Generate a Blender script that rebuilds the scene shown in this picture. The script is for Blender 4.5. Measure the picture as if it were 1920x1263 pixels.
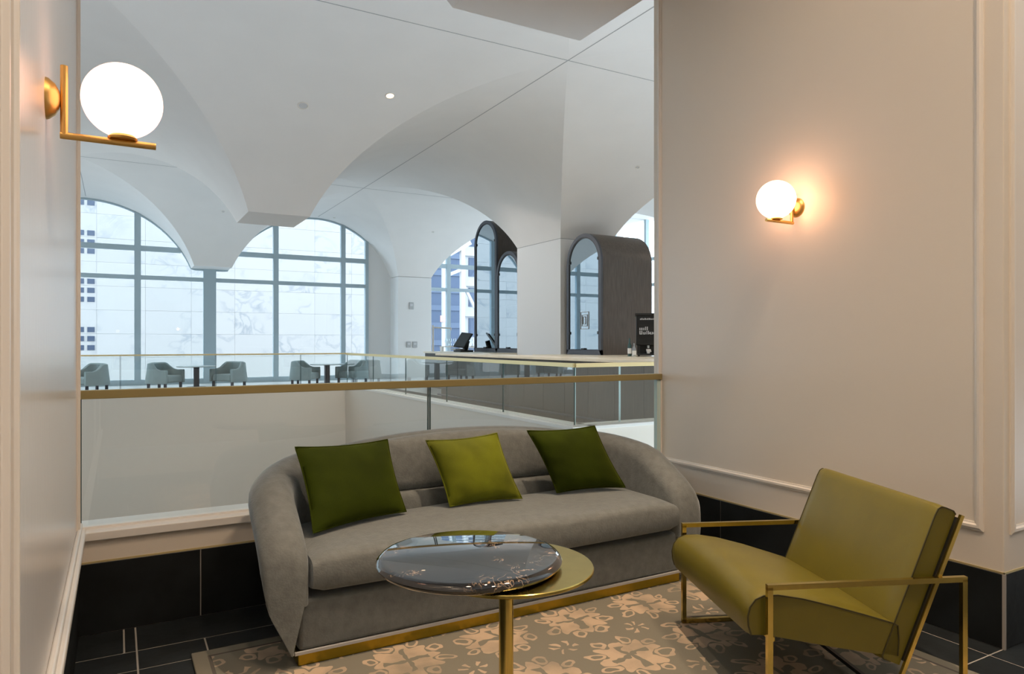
import bpy, bmesh, math, random
from math import sin, cos, pi, sqrt, radians
from mathutils import Matrix, Vector
random.seed(7)
S = bpy.context.scene
for o in list(bpy.data.objects):
    bpy.data.objects.remove(o)
COL = S.collection

# ------------------------------------------------------------------ camera, world, exposure
EYE = 1.27
cam = bpy.data.cameras.new('camera')
cam_o = bpy.data.objects.new('camera', cam)
COL.objects.link(cam_o)
cam_o.location = (0, 0, EYE)
cam_o.rotation_euler = (radians(90), 0, -radians(29.566))
cam.sensor_width = 36
cam.lens = 1304.66 * 36 / 1920
cam.shift_y = 9.8 / 1920
cam.clip_end = 400
S.camera = cam_o

W = bpy.data.worlds.new('world')
S.world = W
W.use_nodes = True
bg = W.node_tree.nodes['Background']
bg.inputs['Color'].default_value = (0.74, 0.88, 1.0, 1)
bg.inputs['Strength'].default_value = 4.6

S.view_settings.view_transform = 'Standard'
S.view_settings.look = 'None'
S.view_settings.exposure = 0.0
S.view_settings.gamma = 1.0
S.view_settings.use_curve_mapping = False
try:
    cy = S.cycles
    cy.use_denoising = True
    cy.max_bounces = 12
    cy.diffuse_bounces = 7
    cy.glossy_bounces = 5
    cy.transmission_bounces = 8
    cy.transparent_max_bounces = 40
    cy.caustics_reflective = False
    cy.caustics_refractive = False
    cy.sample_clamp_indirect = 8
except Exception:
    pass

# architectural grid (metres)
AX, SX = 2.485, 6.52
AY, SY = 13.322, 9.717
HX, HY = 0.522, 0.666
ZS, ZC = 3.52, 5.398
YW = 23.33                      # window wall
PX = [AX + i * SX for i in (-2, -1, 0, 1, 2)]
PY = [AY + j * SY for j in (-2, -1, 0, 1)]
WALL_X = 3.19                   # right wall of the seating bay
WALL_L = -0.15                  # left wall of the seating bay
BACK_Y = 3.53                   # knee wall under the glass railing

# sky portals: they only tell the renderer where daylight enters
def portal(x, y, z, sx, sy, rot):
    l = bpy.data.lights.new('window_portal', 'AREA')
    l.shape = 'RECTANGLE'
    l.size, l.size_y = sx, sy
    l.cycles.is_portal = True
    o = bpy.data.objects.new('window_portal', l)
    COL.objects.link(o)
    o.location = (x, y, z)
    o.rotation_euler = rot
for k in range(4):
    portal((PX[k] + PX[k + 1]) / 2, YW + 0.5, 2.7, SX, 5.4, (radians(-90), 0, 0))

# ------------------------------------------------------------------ helpers
ROOTM = {}

def tag(o, label=None, cat=None, group=None, kind=None):
    if label: o['label'] = label
    if cat: o['category'] = cat
    if group: o['group'] = group
    if kind: o['kind'] = kind
    return o

def thing(name, loc, label, cat, group=None, rz=0.0):
    o = bpy.data.objects.new(name, None)
    o.empty_display_size = 0.1
    COL.objects.link(o)
    o.location = loc
    o.rotation_euler = (0, 0, rz)
    ROOTM[o] = Matrix.Translation(loc) @ Matrix.Rotation(rz, 4, 'Z')
    return tag(o, label, cat, group)

class MB:
    """collects faces; build() links them as one mesh object"""
    def __init__(self):
        self.v, self.f = [], []
    def add(self, vs, fs):
        b = len(self.v)
        self.v += [tuple(p) for p in vs]
        self.f += [tuple(i + b for i in f) for f in fs]
        return self
    def quad(self, a, b, c, d):
        return self.add([a, b, c, d], [(0, 1, 2, 3)])
    def box(self, x0, x1, y0, y1, z0, z1):
        vs = [(x, y, z) for z in (z0, z1) for y in (y0, y1) for x in (x0, x1)]
        return self.add(vs, [(0, 2, 3, 1), (4, 5, 7, 6), (0, 1, 5, 4), (2, 6, 7, 3), (0, 4, 6, 2), (1, 3, 7, 5)])
    def bar(self, p, q, w, h=None, up=(0, 0, 1)):
        """square bar between two points"""
        h = h or w
        p, q = Vector(p), Vector(q)
        d = (q - p).normalized()
        u = Vector(up)
        if abs(d.dot(u)) > 0.95: u = Vector((1, 0, 0))
        s = d.cross(u).normalized()
        u = s.cross(d).normalized()
        vs = []
        for c in (p, q):
            for a, b in ((-1, -1), (1, -1), (1, 1), (-1, 1)):
                vs.append(c + s * a * w / 2 + u * b * h / 2)
        return self.add(vs, [(3, 2, 1, 0), (4, 5, 6, 7), (0, 1, 5, 4), (1, 2, 6, 5), (2, 3, 7, 6), (3, 0, 4, 7)])
    def tube(self, p, q, r, n=16, r2=None):
        r2 = r if r2 is None else r2
        p, q = Vector(p), Vector(q)
        d = (q - p).normalized()
        u = Vector((0, 0, 1)) if abs(d.z) < 0.9 else Vector((1, 0, 0))
        s = d.cross(u).normalized(); u = s.cross(d)
        vs = []
        for c, rr in ((p, r), (q, r2)):
            for k in range(n):
                a = 2 * pi * k / n
                vs.append(c + s * cos(a) * rr + u * sin(a) * rr)
        fs = [(k, (k + 1) % n, n + (k + 1) % n, n + k) for k in range(n)]
        return self.add(vs, fs + [tuple(range(n - 1, -1, -1)), tuple(range(n, 2 * n))])
    def lathe(self, prof, c=(0, 0, 0), n=32, axis='z'):
        """prof: (radius, height) list"""
        vs, fs = [], []
        for r, h in prof:
            for k in range(n):
                a = 2 * pi * k / n
                p = (r * cos(a), r * sin(a), h)
                if axis == 'x': p = (h, r * cos(a), r * sin(a))
                if axis == 'y': p = (r * sin(a), h, r * cos(a))
                vs.append((p[0] + c[0], p[1] + c[1], p[2] + c[2]))
        for j in range(len(prof) - 1):
            for k in range(n):
                fs.append((j * n + k, j * n + (k + 1) % n, (j + 1) * n + (k + 1) % n, (j + 1) * n + k))
        fs.append(tuple(range(n - 1, -1, -1)))
        m = (len(prof) - 1) * n
        fs.append(tuple(range(m, m + n)))
        return self.add(vs, fs)
    def grid(self, rows, close_u=False, cap=False):
        """rows: list of equally long point lists"""
        n, m = len(rows), len(rows[0])
        vs = [p for r in rows for p in r]
        fs = []
        for i in range(n - 1):
            for j in range(m if close_u else m - 1):
                k = (j + 1) % m
                fs.append((i * m + j, i * m + k, (i + 1) * m + k, (i + 1) * m + j))
        if cap:
            fs.append(tuple(range(m - 1, -1, -1)))
            fs.append(tuple(range((n - 1) * m, n * m)))
        return self.add(vs, fs)
    def prism(self, poly, axis, a, b):
        """poly: 2D loop; extruded along axis from a to b"""
        def P(u, v, w):
            return {'x': (w, u, v), 'y': (u, w, v), 'z': (u, v, w)}[axis]
        n = len(poly)
        vs = [P(u, v, a) for u, v in poly] + [P(u, v, b) for u, v in poly]
        fs = [(k, (k + 1) % n, n + (k + 1) % n, n + k) for k in range(n)]
        return self.add(vs, fs + [tuple(range(n - 1, -1, -1)), tuple(range(n, 2 * n))])
    def build(self, name, mat, parent=None, smooth=False, bevel=0.0, seg=2, subsurf=0, angle=38, weld=True, normals=True):
        me = bpy.data.meshes.new(name)
        me.from_pydata(self.v, [], self.f)
        bm = bmesh.new(); bm.from_mesh(me)
        if weld: bmesh.ops.remove_doubles(bm, verts=bm.verts, dist=1e-5)
        if normals: bmesh.ops.recalc_face_normals(bm, faces=bm.faces)
        bm.to_mesh(me); bm.free()
        me.materials.append(mat)
        if smooth:
            for p in me.polygons: p.use_smooth = True
            me.set_sharp_from_angle(angle=radians(angle))
        o = bpy.data.objects.new(name, me)
        COL.objects.link(o)
        if bevel:
            b = o.modifiers.new('bevel', 'BEVEL'); b.width = bevel; b.segments = seg
            b.limit_method = 'ANGLE'; b.angle_limit = radians(40)
            if seg > 1:
                for p in me.polygons: p.use_smooth = True
                me.set_sharp_from_angle(angle=radians(60))
        if subsurf:
            s = o.modifiers.new('subsurf', 'SUBSURF'); s.levels = subsurf; s.render_levels = subsurf
        if parent is not None:
            o.parent = parent
            o.matrix_parent_inverse = ROOTM.get(parent, Matrix()).inverted()
        return o

def link_copy(src, parent, **kw):
    c = src.copy()
    COL.objects.link(c)
    c.parent = parent
    return c

def copy_tree(root, loc, rz, label=None):
    r = root.copy(); COL.objects.link(r)
    r.location = loc; r.rotation_euler = (0, 0, rz)
    if label: r['label'] = label
    for ch in root.children:
        c = link_copy(ch, r)
        for g in ch.children: link_copy(g, c)
    return r

def struct(name, mb, mat, **kw):
    return tag(mb.build(name, mat, **kw), kind='structure')

# ------------------------------------------------------------------ materials
def mat(name, col, rough=0.5, metal=0.0, spec=0.5, sheen=0.0, sheen_tint=None, coat=0.0, var=0.0, vscale=8.0,
        bump=0.0, bscale=60.0, stretch=None, bdetail=3.0, emit=None, estr=0.0, sheen_rough=0.4):
    m = bpy.data.materials.new(name); m.use_nodes = True
    nt = m.node_tree; b = nt.nodes['Principled BSDF']
    b.inputs['Base Color'].default_value = (*col, 1)
    b.inputs['Roughness'].default_value = rough
    b.inputs['Metallic'].default_value = metal
    b.inputs['Specular IOR Level'].default_value = spec
    if sheen:
        b.inputs['Sheen Weight'].default_value = sheen
        b.inputs['Sheen Roughness'].default_value = sheen_rough
        b.inputs['Sheen Tint'].default_value = (*(sheen_tint or (1, 1, 1)), 1)
    if coat:
        b.inputs['Coat Weight'].default_value = coat
        b.inputs['Coat Roughness'].default_value = 0.03
    if emit:
        b.inputs['Emission Color'].default_value = (*emit, 1)
        b.inputs['Emission Strength'].default_value = estr
    if var or bump:
        tc = nt.nodes.new('ShaderNodeTexCoord'); mp = nt.nodes.new('ShaderNodeMapping')
        nt.links.new(tc.outputs['Object'], mp.inputs['Vector'])
        if stretch: mp.inputs['Scale'].default_value = stretch
    if var:
        n = nt.nodes.new('ShaderNodeTexNoise'); n.inputs['Scale'].default_value = vscale; n.inputs['Detail'].default_value = 5
        nt.links.new(mp.outputs['Vector'], n.inputs['Vector'])
        r = nt.nodes.new('ShaderNodeMapRange')
        r.inputs['From Min'].default_value = 0.3; r.inputs['From Max'].default_value = 0.7
        r.inputs['To Min'].default_value = 1 - var; r.inputs['To Max'].default_value = 1 + var
        nt.links.new(n.outputs['Fac'], r.inputs['Value'])
        mx = nt.nodes.new('ShaderNodeVectorMath'); mx.operation = 'SCALE'
        mx.inputs[0].default_value = col
        nt.links.new(r.outputs['Result'], mx.inputs['Scale'])
        nt.links.new(mx.outputs['Vector'], b.inputs['Base Color'])
    if bump:
        n = nt.nodes.new('ShaderNodeTexNoise'); n.inputs['Scale'].default_value = bscale; n.inputs['Detail'].default_value = bdetail
        nt.links.new(mp.outputs['Vector'], n.inputs['Vector'])
        bp = nt.nodes.new('ShaderNodeBump'); bp.inputs['Strength'].default_value = bump; bp.inputs['Distance'].default_value = 0.01
        nt.links.new(n.outputs['Fac'], bp.inputs['Height'])
        nt.links.new(bp.outputs['Normal'], b.inputs['Normal'])
    return m

def thin_glass(name, tint, ior=1.5, refl=(1, 1, 1), boost=0.0):
    m = bpy.data.materials.new(name); m.use_nodes = True
    nt = m.node_tree; nt.nodes.clear()
    out = nt.nodes.new('ShaderNodeOutputMaterial'); mix = nt.nodes.new('ShaderNodeMixShader')
    t = nt.nodes.new('ShaderNodeBsdfTransparent'); g = nt.nodes.new('ShaderNodeBsdfGlossy')
    t.inputs['Color'].default_value = (*tint, 1); g.inputs['Color'].default_value = (*refl, 1); g.inputs['Roughness'].default_value = 0.0
    fr = nt.nodes.new('ShaderNodeFresnel'); fr.inputs['IOR'].default_value = ior
    ge = nt.nodes.new('ShaderNodeNewGeometry'); mul = nt.nodes.new('ShaderNodeMath'); mul.operation = 'MULTIPLY'
    inv = nt.nodes.new('ShaderNodeMath'); inv.operation = 'SUBTRACT'; inv.inputs[0].default_value = 1
    nt.links.new(ge.outputs['Backfacing'], inv.inputs[1])
    ad = nt.nodes.new('ShaderNodeMath'); ad.operation = 'ADD'; ad.use_clamp = True; ad.inputs[1].default_value = boost
    dbl = nt.nodes.new('ShaderNodeMath'); dbl.operation = 'MULTIPLY'; dbl.inputs[1].default_value = 1.8
    nt.links.new(fr.outputs['Fac'], dbl.inputs[0]); nt.links.new(dbl.outputs[0], ad.inputs[0])
    nt.links.new(ad.outputs[0], mul.inputs[0]); nt.links.new(inv.outputs[0], mul.inputs[1])
    nt.links.new(mul.outputs[0], mix.inputs['Fac'])
    nt.links.new(t.outputs[0], mix.inputs[1]); nt.links.new(g.outputs[0], mix.inputs[2])
    nt.links.new(mix.outputs[0], out.inputs['Surface'])
    return m

M = {}
M['vault'] = mat('vault_plaster', (0.82, 0.80, 0.775), 0.85, var=0.015, vscale=1.5)
M['joint'] = mat('vault_joint', (0.42, 0.42, 0.42), 0.9)
M['wall'] = mat('wall_paint_lamplit', (0.77, 0.715, 0.635), 0.32, spec=0.4, bump=0.03, bscale=180)  # same wall paint, warmed to hold the lamplight on this side
M['wall_left'] = mat('wall_paint_daylit', (0.75, 0.745, 0.735), 0.24, spec=0.6, bump=0.06, bscale=60, stretch=(1, 1, 0.15))  # same wall paint, kept cooler for the daylight falling on it
M['trim'] = mat('trim_paint', (0.79, 0.75, 0.69), 0.35)
M['white'] = mat('white_paint', (0.80, 0.80, 0.79), 0.7)
M['atrium'] = mat('atrium_paint', (0.76, 0.70, 0.63), 0.6)
M['tan_wall'] = mat('tan_wall', (0.46, 0.37, 0.29), 0.6)
M['slate'] = mat('slate_tile', (0.008, 0.011, 0.013), 0.6, spec=0.3, var=0.45, vscale=5, bump=0.12, bscale=25)
M['slate2'] = mat('slate_floor_tile', (0.012, 0.016, 0.019), 0.5, spec=0.35, var=0.4, vscale=6, bump=0.15, bscale=20)
M['grout'] = mat('grout', (0.34, 0.33, 0.31), 0.9)
M['brass'] = mat('brushed_brass', (0.66, 0.51, 0.15), 0.20, metal=1, var=0.05, vscale=30)
M['brass_lamp'] = mat('lamp_brass', (0.72, 0.46, 0.15), 0.38, metal=1)
M['brass_rail'] = mat('rail_brass', (0.43, 0.36, 0.17), 0.42, metal=0.75, bump=0.03, bscale=200)
M['brass_pale'] = mat('pale_brass', (0.78, 0.66, 0.36), 0.4, metal=0.6)
M['plinth'] = mat('hammered_brass', (0.38, 0.28, 0.035), 0.3, metal=1, bump=0.6, bscale=22, bdetail=1)
M['dark'] = mat('black_metal', (0.012, 0.012, 0.013), 0.4)
M['sofa'] = mat('grey_velvet', (0.132, 0.148, 0.150), 0.8, sheen=0.6, sheen_tint=(0.70, 0.80, 0.88), var=0.15, vscale=30, bump=0.2, bscale=120)
M['piping'] = mat('grey_piping', (0.36, 0.37, 0.38), 0.8)
M['leather'] = mat('olive_leather', (0.135, 0.115, 0.012), 0.33, spec=0.5, var=0.07, vscale=7, bump=0.05, bscale=250)
M['seam'] = mat('dark_seam', (0.045, 0.040, 0.012), 0.6)
M['wood'] = mat('dark_walnut', (0.085, 0.066, 0.052), 0.38, var=0.25, vscale=7, stretch=(6, 6, 0.5))
M['panel'] = mat('bar_front_oak', (0.075, 0.066, 0.058), 0.5, var=0.2, vscale=8, stretch=(6, 6, 0.4))
M['stone'] = mat('cream_stone', (0.86, 0.77, 0.61), 0.3, var=0.05, vscale=6)
M['frame'] = mat('window_frame', (0.40, 0.50, 0.55), 0.5)
M['bronze'] = mat('cabinet_frame', (0.075, 0.08, 0.095), 0.45, metal=0.3)
M['chair_far'] = mat('sage_upholstery', (0.27, 0.34, 0.345), 0.85, sheen=0.2, var=0.05)
M['leg'] = mat('dark_chair_leg', (0.03, 0.03, 0.045), 0.5)
M['tabletop_far'] = mat('pale_table_top', (0.42, 0.46, 0.46), 0.3)
M['floor_far'] = mat('pale_stone_floor', (0.62, 0.61, 0.59), 0.3, var=0.04)
M['floor_low'] = mat('dark_lobby_floor', (0.12, 0.10, 0.085), 0.4)
M['carpet'] = mat('dark_carpet', (0.045, 0.055, 0.055), 0.9)
M['glass'] = thin_glass('railing_glass', (0.965, 0.988, 0.982), 1.55)
M['pane'] = thin_glass('window_glass', (0.97, 0.985, 0.99), 1.2)
M['mirror_glass'] = thin_glass('cabinet_glass', (0.55, 0.60, 0.64), 1.5, (0.80, 0.90, 0.96), 0.48)
M['edge'] = mat('glass_edge', (0.04, 0.085, 0.085), 0.15)
M['edge_bright'] = mat('glass_edge_pale', (0.55, 0.72, 0.72), 0.1)
M['clear'] = thin_glass('clear_glass', (0.93, 0.97, 0.99), 1.5, boost=0.22)
M['steel'] = mat('steel', (0.6, 0.62, 0.64), 0.3, metal=1)
M['plastic'] = mat('grey_plastic', (0.45, 0.46, 0.46), 0.5)
M['black'] = mat('black_plastic', (0.006, 0.007, 0.008), 0.35)
M['print'] = mat('white_print', (0.5, 0.52, 0.55), 0.6)
M['screen'] = mat('dark_screen', (0.02, 0.03, 0.035), 0.08, spec=0.8)
M['facade_win'] = mat('facade_window', (0.035, 0.05, 0.085), 0.3)
M['tower'] = mat('tower_glass', (0.055, 0.085, 0.15), 0.5)
M['tower_line'] = mat('tower_spandrel', (0.085, 0.12, 0.19), 0.5)
M['white_out'] = mat('white_cladding', (0.45, 0.45, 0.46), 0.6)
M['street'] = mat('street', (0.30, 0.31, 0.32), 0.9)
M['opal_l'] = mat('opal_glass', (0.85, 0.8, 0.75), 0.2, emit=(1.0, 0.50, 0.29), estr=8.5)
M['opal_dim'] = mat('opal_glass_dim', (0.85, 0.8, 0.75), 0.2, emit=(1.0, 0.50, 0.36), estr=3.0)
M['bulb'] = mat('lit_lens', (0.9, 0.8, 0.7), 0.3, emit=(1.0, 0.72, 0.45), estr=4)
M['cover'] = mat('plate_cover', (0.62, 0.63, 0.64), 0.5)
M['ledge'] = mat('ledge_paint', (0.80, 0.79, 0.77), 0.3)
M['red_sign'] = mat('coral_sign', (0.55, 0.33, 0.29), 0.5)

# velvet cushions: pile sheen is put into the colour as random patches
M['velvet'] = mat('moss_velvet', (0.024, 0.038, 0.0008), 0.8, spec=0.12, sheen=0.20, sheen_tint=(0.40, 0.45, 0.02), sheen_rough=0.45, var=0.25, vscale=5, bump=0.08, bscale=200)
M['velvet2'] = mat('lime_velvet', (0.092, 0.110, 0.004), 0.75, spec=0.2, sheen=0.4, sheen_tint=(0.60, 0.60, 0.12), sheen_rough=0.45, var=0.42, vscale=4, bump=0.08, bscale=200)

class NB:
    """tiny node expression builder"""
    def __init__(self, nt): self.nt = nt
    def m(self, op, a, b=None, c=None):
        n = self.nt.nodes.new('ShaderNodeMath'); n.operation = op
        for i, x in enumerate((a, b, c)):
            if x is None: continue
            if isinstance(x, (int, float)): n.inputs[i].default_value = x
            else: self.nt.links.new(x, n.inputs[i])
        return n.outputs[0]

def rug_material():
    m = bpy.data.materials.new('rug_pile'); m.use_nodes = True
    nt = m.node_tree; b = nt.nodes['Principled BSDF']; N = NB(nt)
    tc = nt.nodes.new('ShaderNodeTexCoord')
    wn = nt.nodes.new('ShaderNodeTexNoise'); wn.inputs['Scale'].default_value = 9; wn.inputs['Detail'].default_value = 2
    nt.links.new(tc.outputs['Object'], wn.inputs['Vector'])
    sep = nt.nodes.new('ShaderNodeSeparateXYZ'); nt.links.new(tc.outputs['Object'], sep.inputs[0])
    sc = nt.nodes.new('ShaderNodeSeparateColor'); nt.links.new(wn.outputs['Color'], sc.inputs[0])
    T = 0.40
    X = N.m('DIVIDE', N.m('ADD', sep.outputs[0], N.m('MULTIPLY', N.m('SUBTRACT', sc.outputs[0], 0.5), 0.10)), T)
    Y = N.m('DIVIDE', N.m('ADD', sep.outputs[1], N.m('MULTIPLY', N.m('SUBTRACT', sc.outputs[1], 0.5), 0.10)), T)
    def motif(ox, oy, inner):
        x = N.m('SUBTRACT', N.m('FRACT', N.m('ADD', X, ox)), 0.5)
        y = N.m('SUBTRACT', N.m('FRACT', N.m('ADD', Y, oy)), 0.5)
        r = N.m('SQRT', N.m('ADD', N.m('MULTIPLY', x, x), N.m('MULTIPLY', y, y)))
        a = N.m('ARCTAN2', y, x)
        edge = N.m('ADD', 0.30, N.m('MULTIPLY', N.m('COSINE', N.m('MULTIPLY', a, 8)), 0.06))
        body = N.m('LESS_THAN', r, edge)
        core = N.m('LESS_THAN', r, N.m('ADD', 0.085, N.m('MULTIPLY', N.m('COSINE', N.m('MULTIPLY', a, 4)), 0.05)))
        # eyes: rings on the eight diagonals
        aa = N.m('SUBTRACT', N.m('FRACT', N.m('ADD', N.m('DIVIDE', a, pi / 4), 0.0)), 0.5)
        ta = N.m('MULTIPLY', N.m('MULTIPLY', aa, pi / 4), r)
        rr = N.m('SUBTRACT', r, 0.37)
        e = N.m('SQRT', N.m('ADD', N.m('MULTIPLY', N.m('MULTIPLY', ta, ta), 1.9), N.m('MULTIPLY', rr, rr)))
        ring = N.m('LESS_THAN', e, 0.095)
        eye = N.m('LESS_THAN', e, 0.055)
        tot = N.m('MAXIMUM', body, ring)
        tot = N.m('SUBTRACT', tot, eye)
        spokes = N.m('MULTIPLY', N.m('GREATER_THAN', N.m('COSINE', N.m('MULTIPLY', a, 4)), 0.75), N.m('LESS_THAN', r, 0.23))
        if inner:
            tot = N.m('SUBTRACT', tot, N.m('MAXIMUM', core, spokes))
        return N.m('MAXIMUM', tot, 0.0)
    f = N.m('MAXIMUM', motif(0.0, 0.0, True), 0.0)
    # little star between the rosettes
    x = N.m('SUBTRACT', N.m('FRACT', N.m('ADD', X, 0.5)), 0.5); y = N.m('SUBTRACT', N.m('FRACT', N.m('ADD', Y, 0.5)), 0.5)
    r = N.m('SQRT', N.m('ADD', N.m('MULTIPLY', x, x), N.m('MULTIPLY', y, y))); a = N.m('ARCTAN2', y, x)
    star = N.m('MULTIPLY', N.m('MULTIPLY', N.m('GREATER_THAN', N.m('COSINE', N.m('MULTIPLY', a, 6)), 0.55), N.m('LESS_THAN', r, 0.15)), N.m('GREATER_THAN', r, 0.05))
    f = N.m('MAXIMUM', f, star)
    # worn patches
    w2 = nt.nodes.new('ShaderNodeTexNoise'); w2.inputs['Scale'].default_value = 4.6; w2.inputs['Detail'].default_value = 6
    nt.links.new(tc.outputs['Object'], w2.inputs['Vector'])
    mr = nt.nodes.new('ShaderNodeMapRange'); mr.inputs['From Min'].default_value = 0.33; mr.inputs['From Max'].default_value = 0.55
    mr.inputs['To Min'].default_value = 0.35; mr.inputs['To Max'].default_value = 1.0
    nt.links.new(w2.outputs['Fac'], mr.inputs['Value'])
    f = N.m('MULTIPLY', f, mr.outputs['Result'])
    # plain border band
    bx = N.m('MINIMUM', N.m('SUBTRACT', sep.outputs[0], 0.26), N.m('SUBTRACT', 2.85, sep.outputs[0]))
    by = N.m('MINIMUM', N.m('SUBTRACT', sep.outputs[1], 0.3), N.m('SUBTRACT', 3.09, sep.outputs[1]))
    bd = N.m('MINIMUM', bx, by)
    f = N.m('MULTIPLY', f, N.m('GREATER_THAN', bd, 0.06))
    line = N.m('MULTIPLY', N.m('GREATER_THAN', bd, 0.055), N.m('LESS_THAN', bd, 0.068))
    mix = nt.nodes.new('ShaderNodeMix'); mix.data_type = 'RGBA'
    mix.inputs[6].default_value = (0.185, 0.18, 0.15, 1); mix.inputs[7].default_value = (0.46, 0.365, 0.27, 1)
    nt.links.new(f, mix.inputs[0])
    mix2 = nt.nodes.new('ShaderNodeMix'); mix2.data_type = 'RGBA'
    mix2.inputs[7].default_value = (0.10, 0.095, 0.085, 1)
    nt.links.new(line, mix2.inputs[0]); nt.links.new(mix.outputs[2], mix2.inputs[6])
    nt.links.new(mix2.outputs[2], b.inputs['Base Color'])
    b.inputs['Roughness'].default_value = 0.95
    b.inputs['Specular IOR Level'].default_value = 0.1
    fine = nt.nodes.new('ShaderNodeTexNoise'); fine.inputs['Scale'].default_value = 260
    nt.links.new(tc.outputs['Object'], fine.inputs['Vector'])
    hsum = N.m('ADD', N.m('MULTIPLY', f, 0.8), fine.outputs['Fac'])
    bp = nt.nodes.new('ShaderNodeBump'); bp.inputs['Strength'].default_value = 0.35; bp.inputs['Distance'].default_value = 0.004
    nt.links.new(hsum, bp.inputs['Height']); nt.links.new(bp.outputs['Normal'], b.inputs['Normal'])
    return m
M['rug'] = rug_material()

def veined(name, base, vein, scale, lo, hi, rough, coat=0.0, vscale2=2.0, obj_random=0.0):
    m = bpy.data.materials.new(name); m.use_nodes = True
    nt = m.node_tree; b = nt.nodes['Principled BSDF']; N = NB(nt)
    tc = nt.nodes.new('ShaderNodeTexCoord')
    vec = tc.outputs['Object']
    if obj_random:
        oi = nt.nodes.new('ShaderNodeObjectInfo'); ad = nt.nodes.new('ShaderNodeVectorMath'); ad.operation = 'ADD'
        cm = nt.nodes.new('ShaderNodeCombineXYZ')
        nt.links.new(N.m('MULTIPLY', oi.outputs['Random'], 60), cm.inputs[0]); nt.links.new(N.m('MULTIPLY', oi.outputs['Random'], 37), cm.inputs[2])
        nt.links.new(vec, ad.inputs[0]); nt.links.new(cm.outputs[0], ad.inputs[1]); vec = ad.outputs[0]
    n = nt.nodes.new('ShaderNodeTexNoise'); n.inputs['Scale'].default_value = scale; n.inputs['Detail'].default_value = 8
    n.inputs['Distortion'].default_value = 1.2
    nt.links.new(vec, n.inputs['Vector'])
    d = N.m('ABSOLUTE', N.m('SUBTRACT', n.outputs['Fac'], 0.5))
    mr = nt.nodes.new('ShaderNodeMapRange'); mr.inputs['From Min'].default_value = lo; mr.inputs['From Max'].default_value = hi
    mr.inputs['To Min'].default_value = 1; mr.inputs['To Max'].default_value = 0
    nt.links.new(d, mr.inputs['Value'])
    g = nt.nodes.new('ShaderNodeTexNoise'); g.inputs['Scale'].default_value = vscale2; g.inputs['Detail'].default_value = 3
    nt.links.new(vec, g.inputs['Vector'])
    gm = nt.nodes.new('ShaderNodeMapRange'); gm.inputs['From Min'].default_value = 0.5; gm.inputs['From Max'].default_value = 0.66
    nt.links.new(g.outputs['Fac'], gm.inputs['Value'])
    f = N.m('MULTIPLY', mr.outputs['Result'], gm.outputs['Result'])
    mix = nt.nodes.new('ShaderNodeMix'); mix.data_type = 'RGBA'
    mix.inputs[6].default_value = (*base, 1); mix.inputs[7].default_value = (*vein, 1)
    nt.links.new(f, mix.inputs[0])
    col = mix.outputs[2]
    if obj_random:
        sc = nt.nodes.new('ShaderNodeVectorMath'); sc.operation = 'SCALE'
        nt.links.new(col, sc.inputs[0])
        nt.links.new(N.m('ADD', 1 - obj_random, N.m('MULTIPLY', oi.outputs['Random'], obj_random)), sc.inputs['Scale']); col = sc.outputs[0]
    nt.links.new(col, b.inputs['Base Color'])
    b.inputs['Roughness'].default_value = rough
    if coat: b.inputs['Coat Weight'].default_value = coat; b.inputs['Coat Roughness'].default_value = 0.02
    return m
M['marble_black'] = veined('black_marble', (0.006, 0.007, 0.009), (0.50, 0.37, 0.26), 24, 0.002, 0.024, 0.03, coat=1.0, vscale2=7)
M['marble_black'].node_tree.nodes['Principled BSDF'].inputs['Coat IOR'].default_value = 1.5
M['marble_white'] = veined('white_marble_cladding', (0.335, 0.318, 0.305), (0.22, 0.225, 0.235), 0.8, 0.0, 0.07, 0.5, vscale2=0.35, obj_random=0.05)

# ------------------------------------------------------------------ vault
KARC = 0.93
CARC = sqrt(1 - KARC * KARC)
def arc(s):
    s = min(max(s, 0.0), 1.0)
    return (sqrt(1 - (KARC * s) ** 2) - CARC) / (1 - CARC)

def pier_box(i, j):
    x, y = PX[i], PY[j]
    if i == 3 and j == 2: return (8.325, 9.685, 12.55, 14.43)
    if i == 3 and j == 3: return (8.325, 9.55, 22.54, 23.6)
    return (x - HX, x + HX, y - HY, y + HY)

def cell(x, y):
    """spans of the quadrant holding (x, y): crown, clear half spans, extents"""
    i = max(k for k in range(4) if PX[k] <= x or k == 0)
    j = max(k for k in range(3) if PY[k] <= y or k == 0)
    cx, cyy = (PX[i] + PX[i + 1]) / 2, (PY[j] + PY[j + 1]) / 2
    ii = i + (x > cx); jj = j + (y > cyy)
    b = pier_box(ii, jj)
    a = (b[0] - cx) if ii > i else (cx - b[1])
    bb = (b[2] - cyy) if jj > j else (cyy - b[3])
    return cx, cyy, a, bb

def vault_z(x, y):
    cx, cyy, a, b = cell(x, y)
    return ZS + (ZC - ZS) * arc(min(abs(x - cx) / a, abs(y - cyy) / b))

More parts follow.
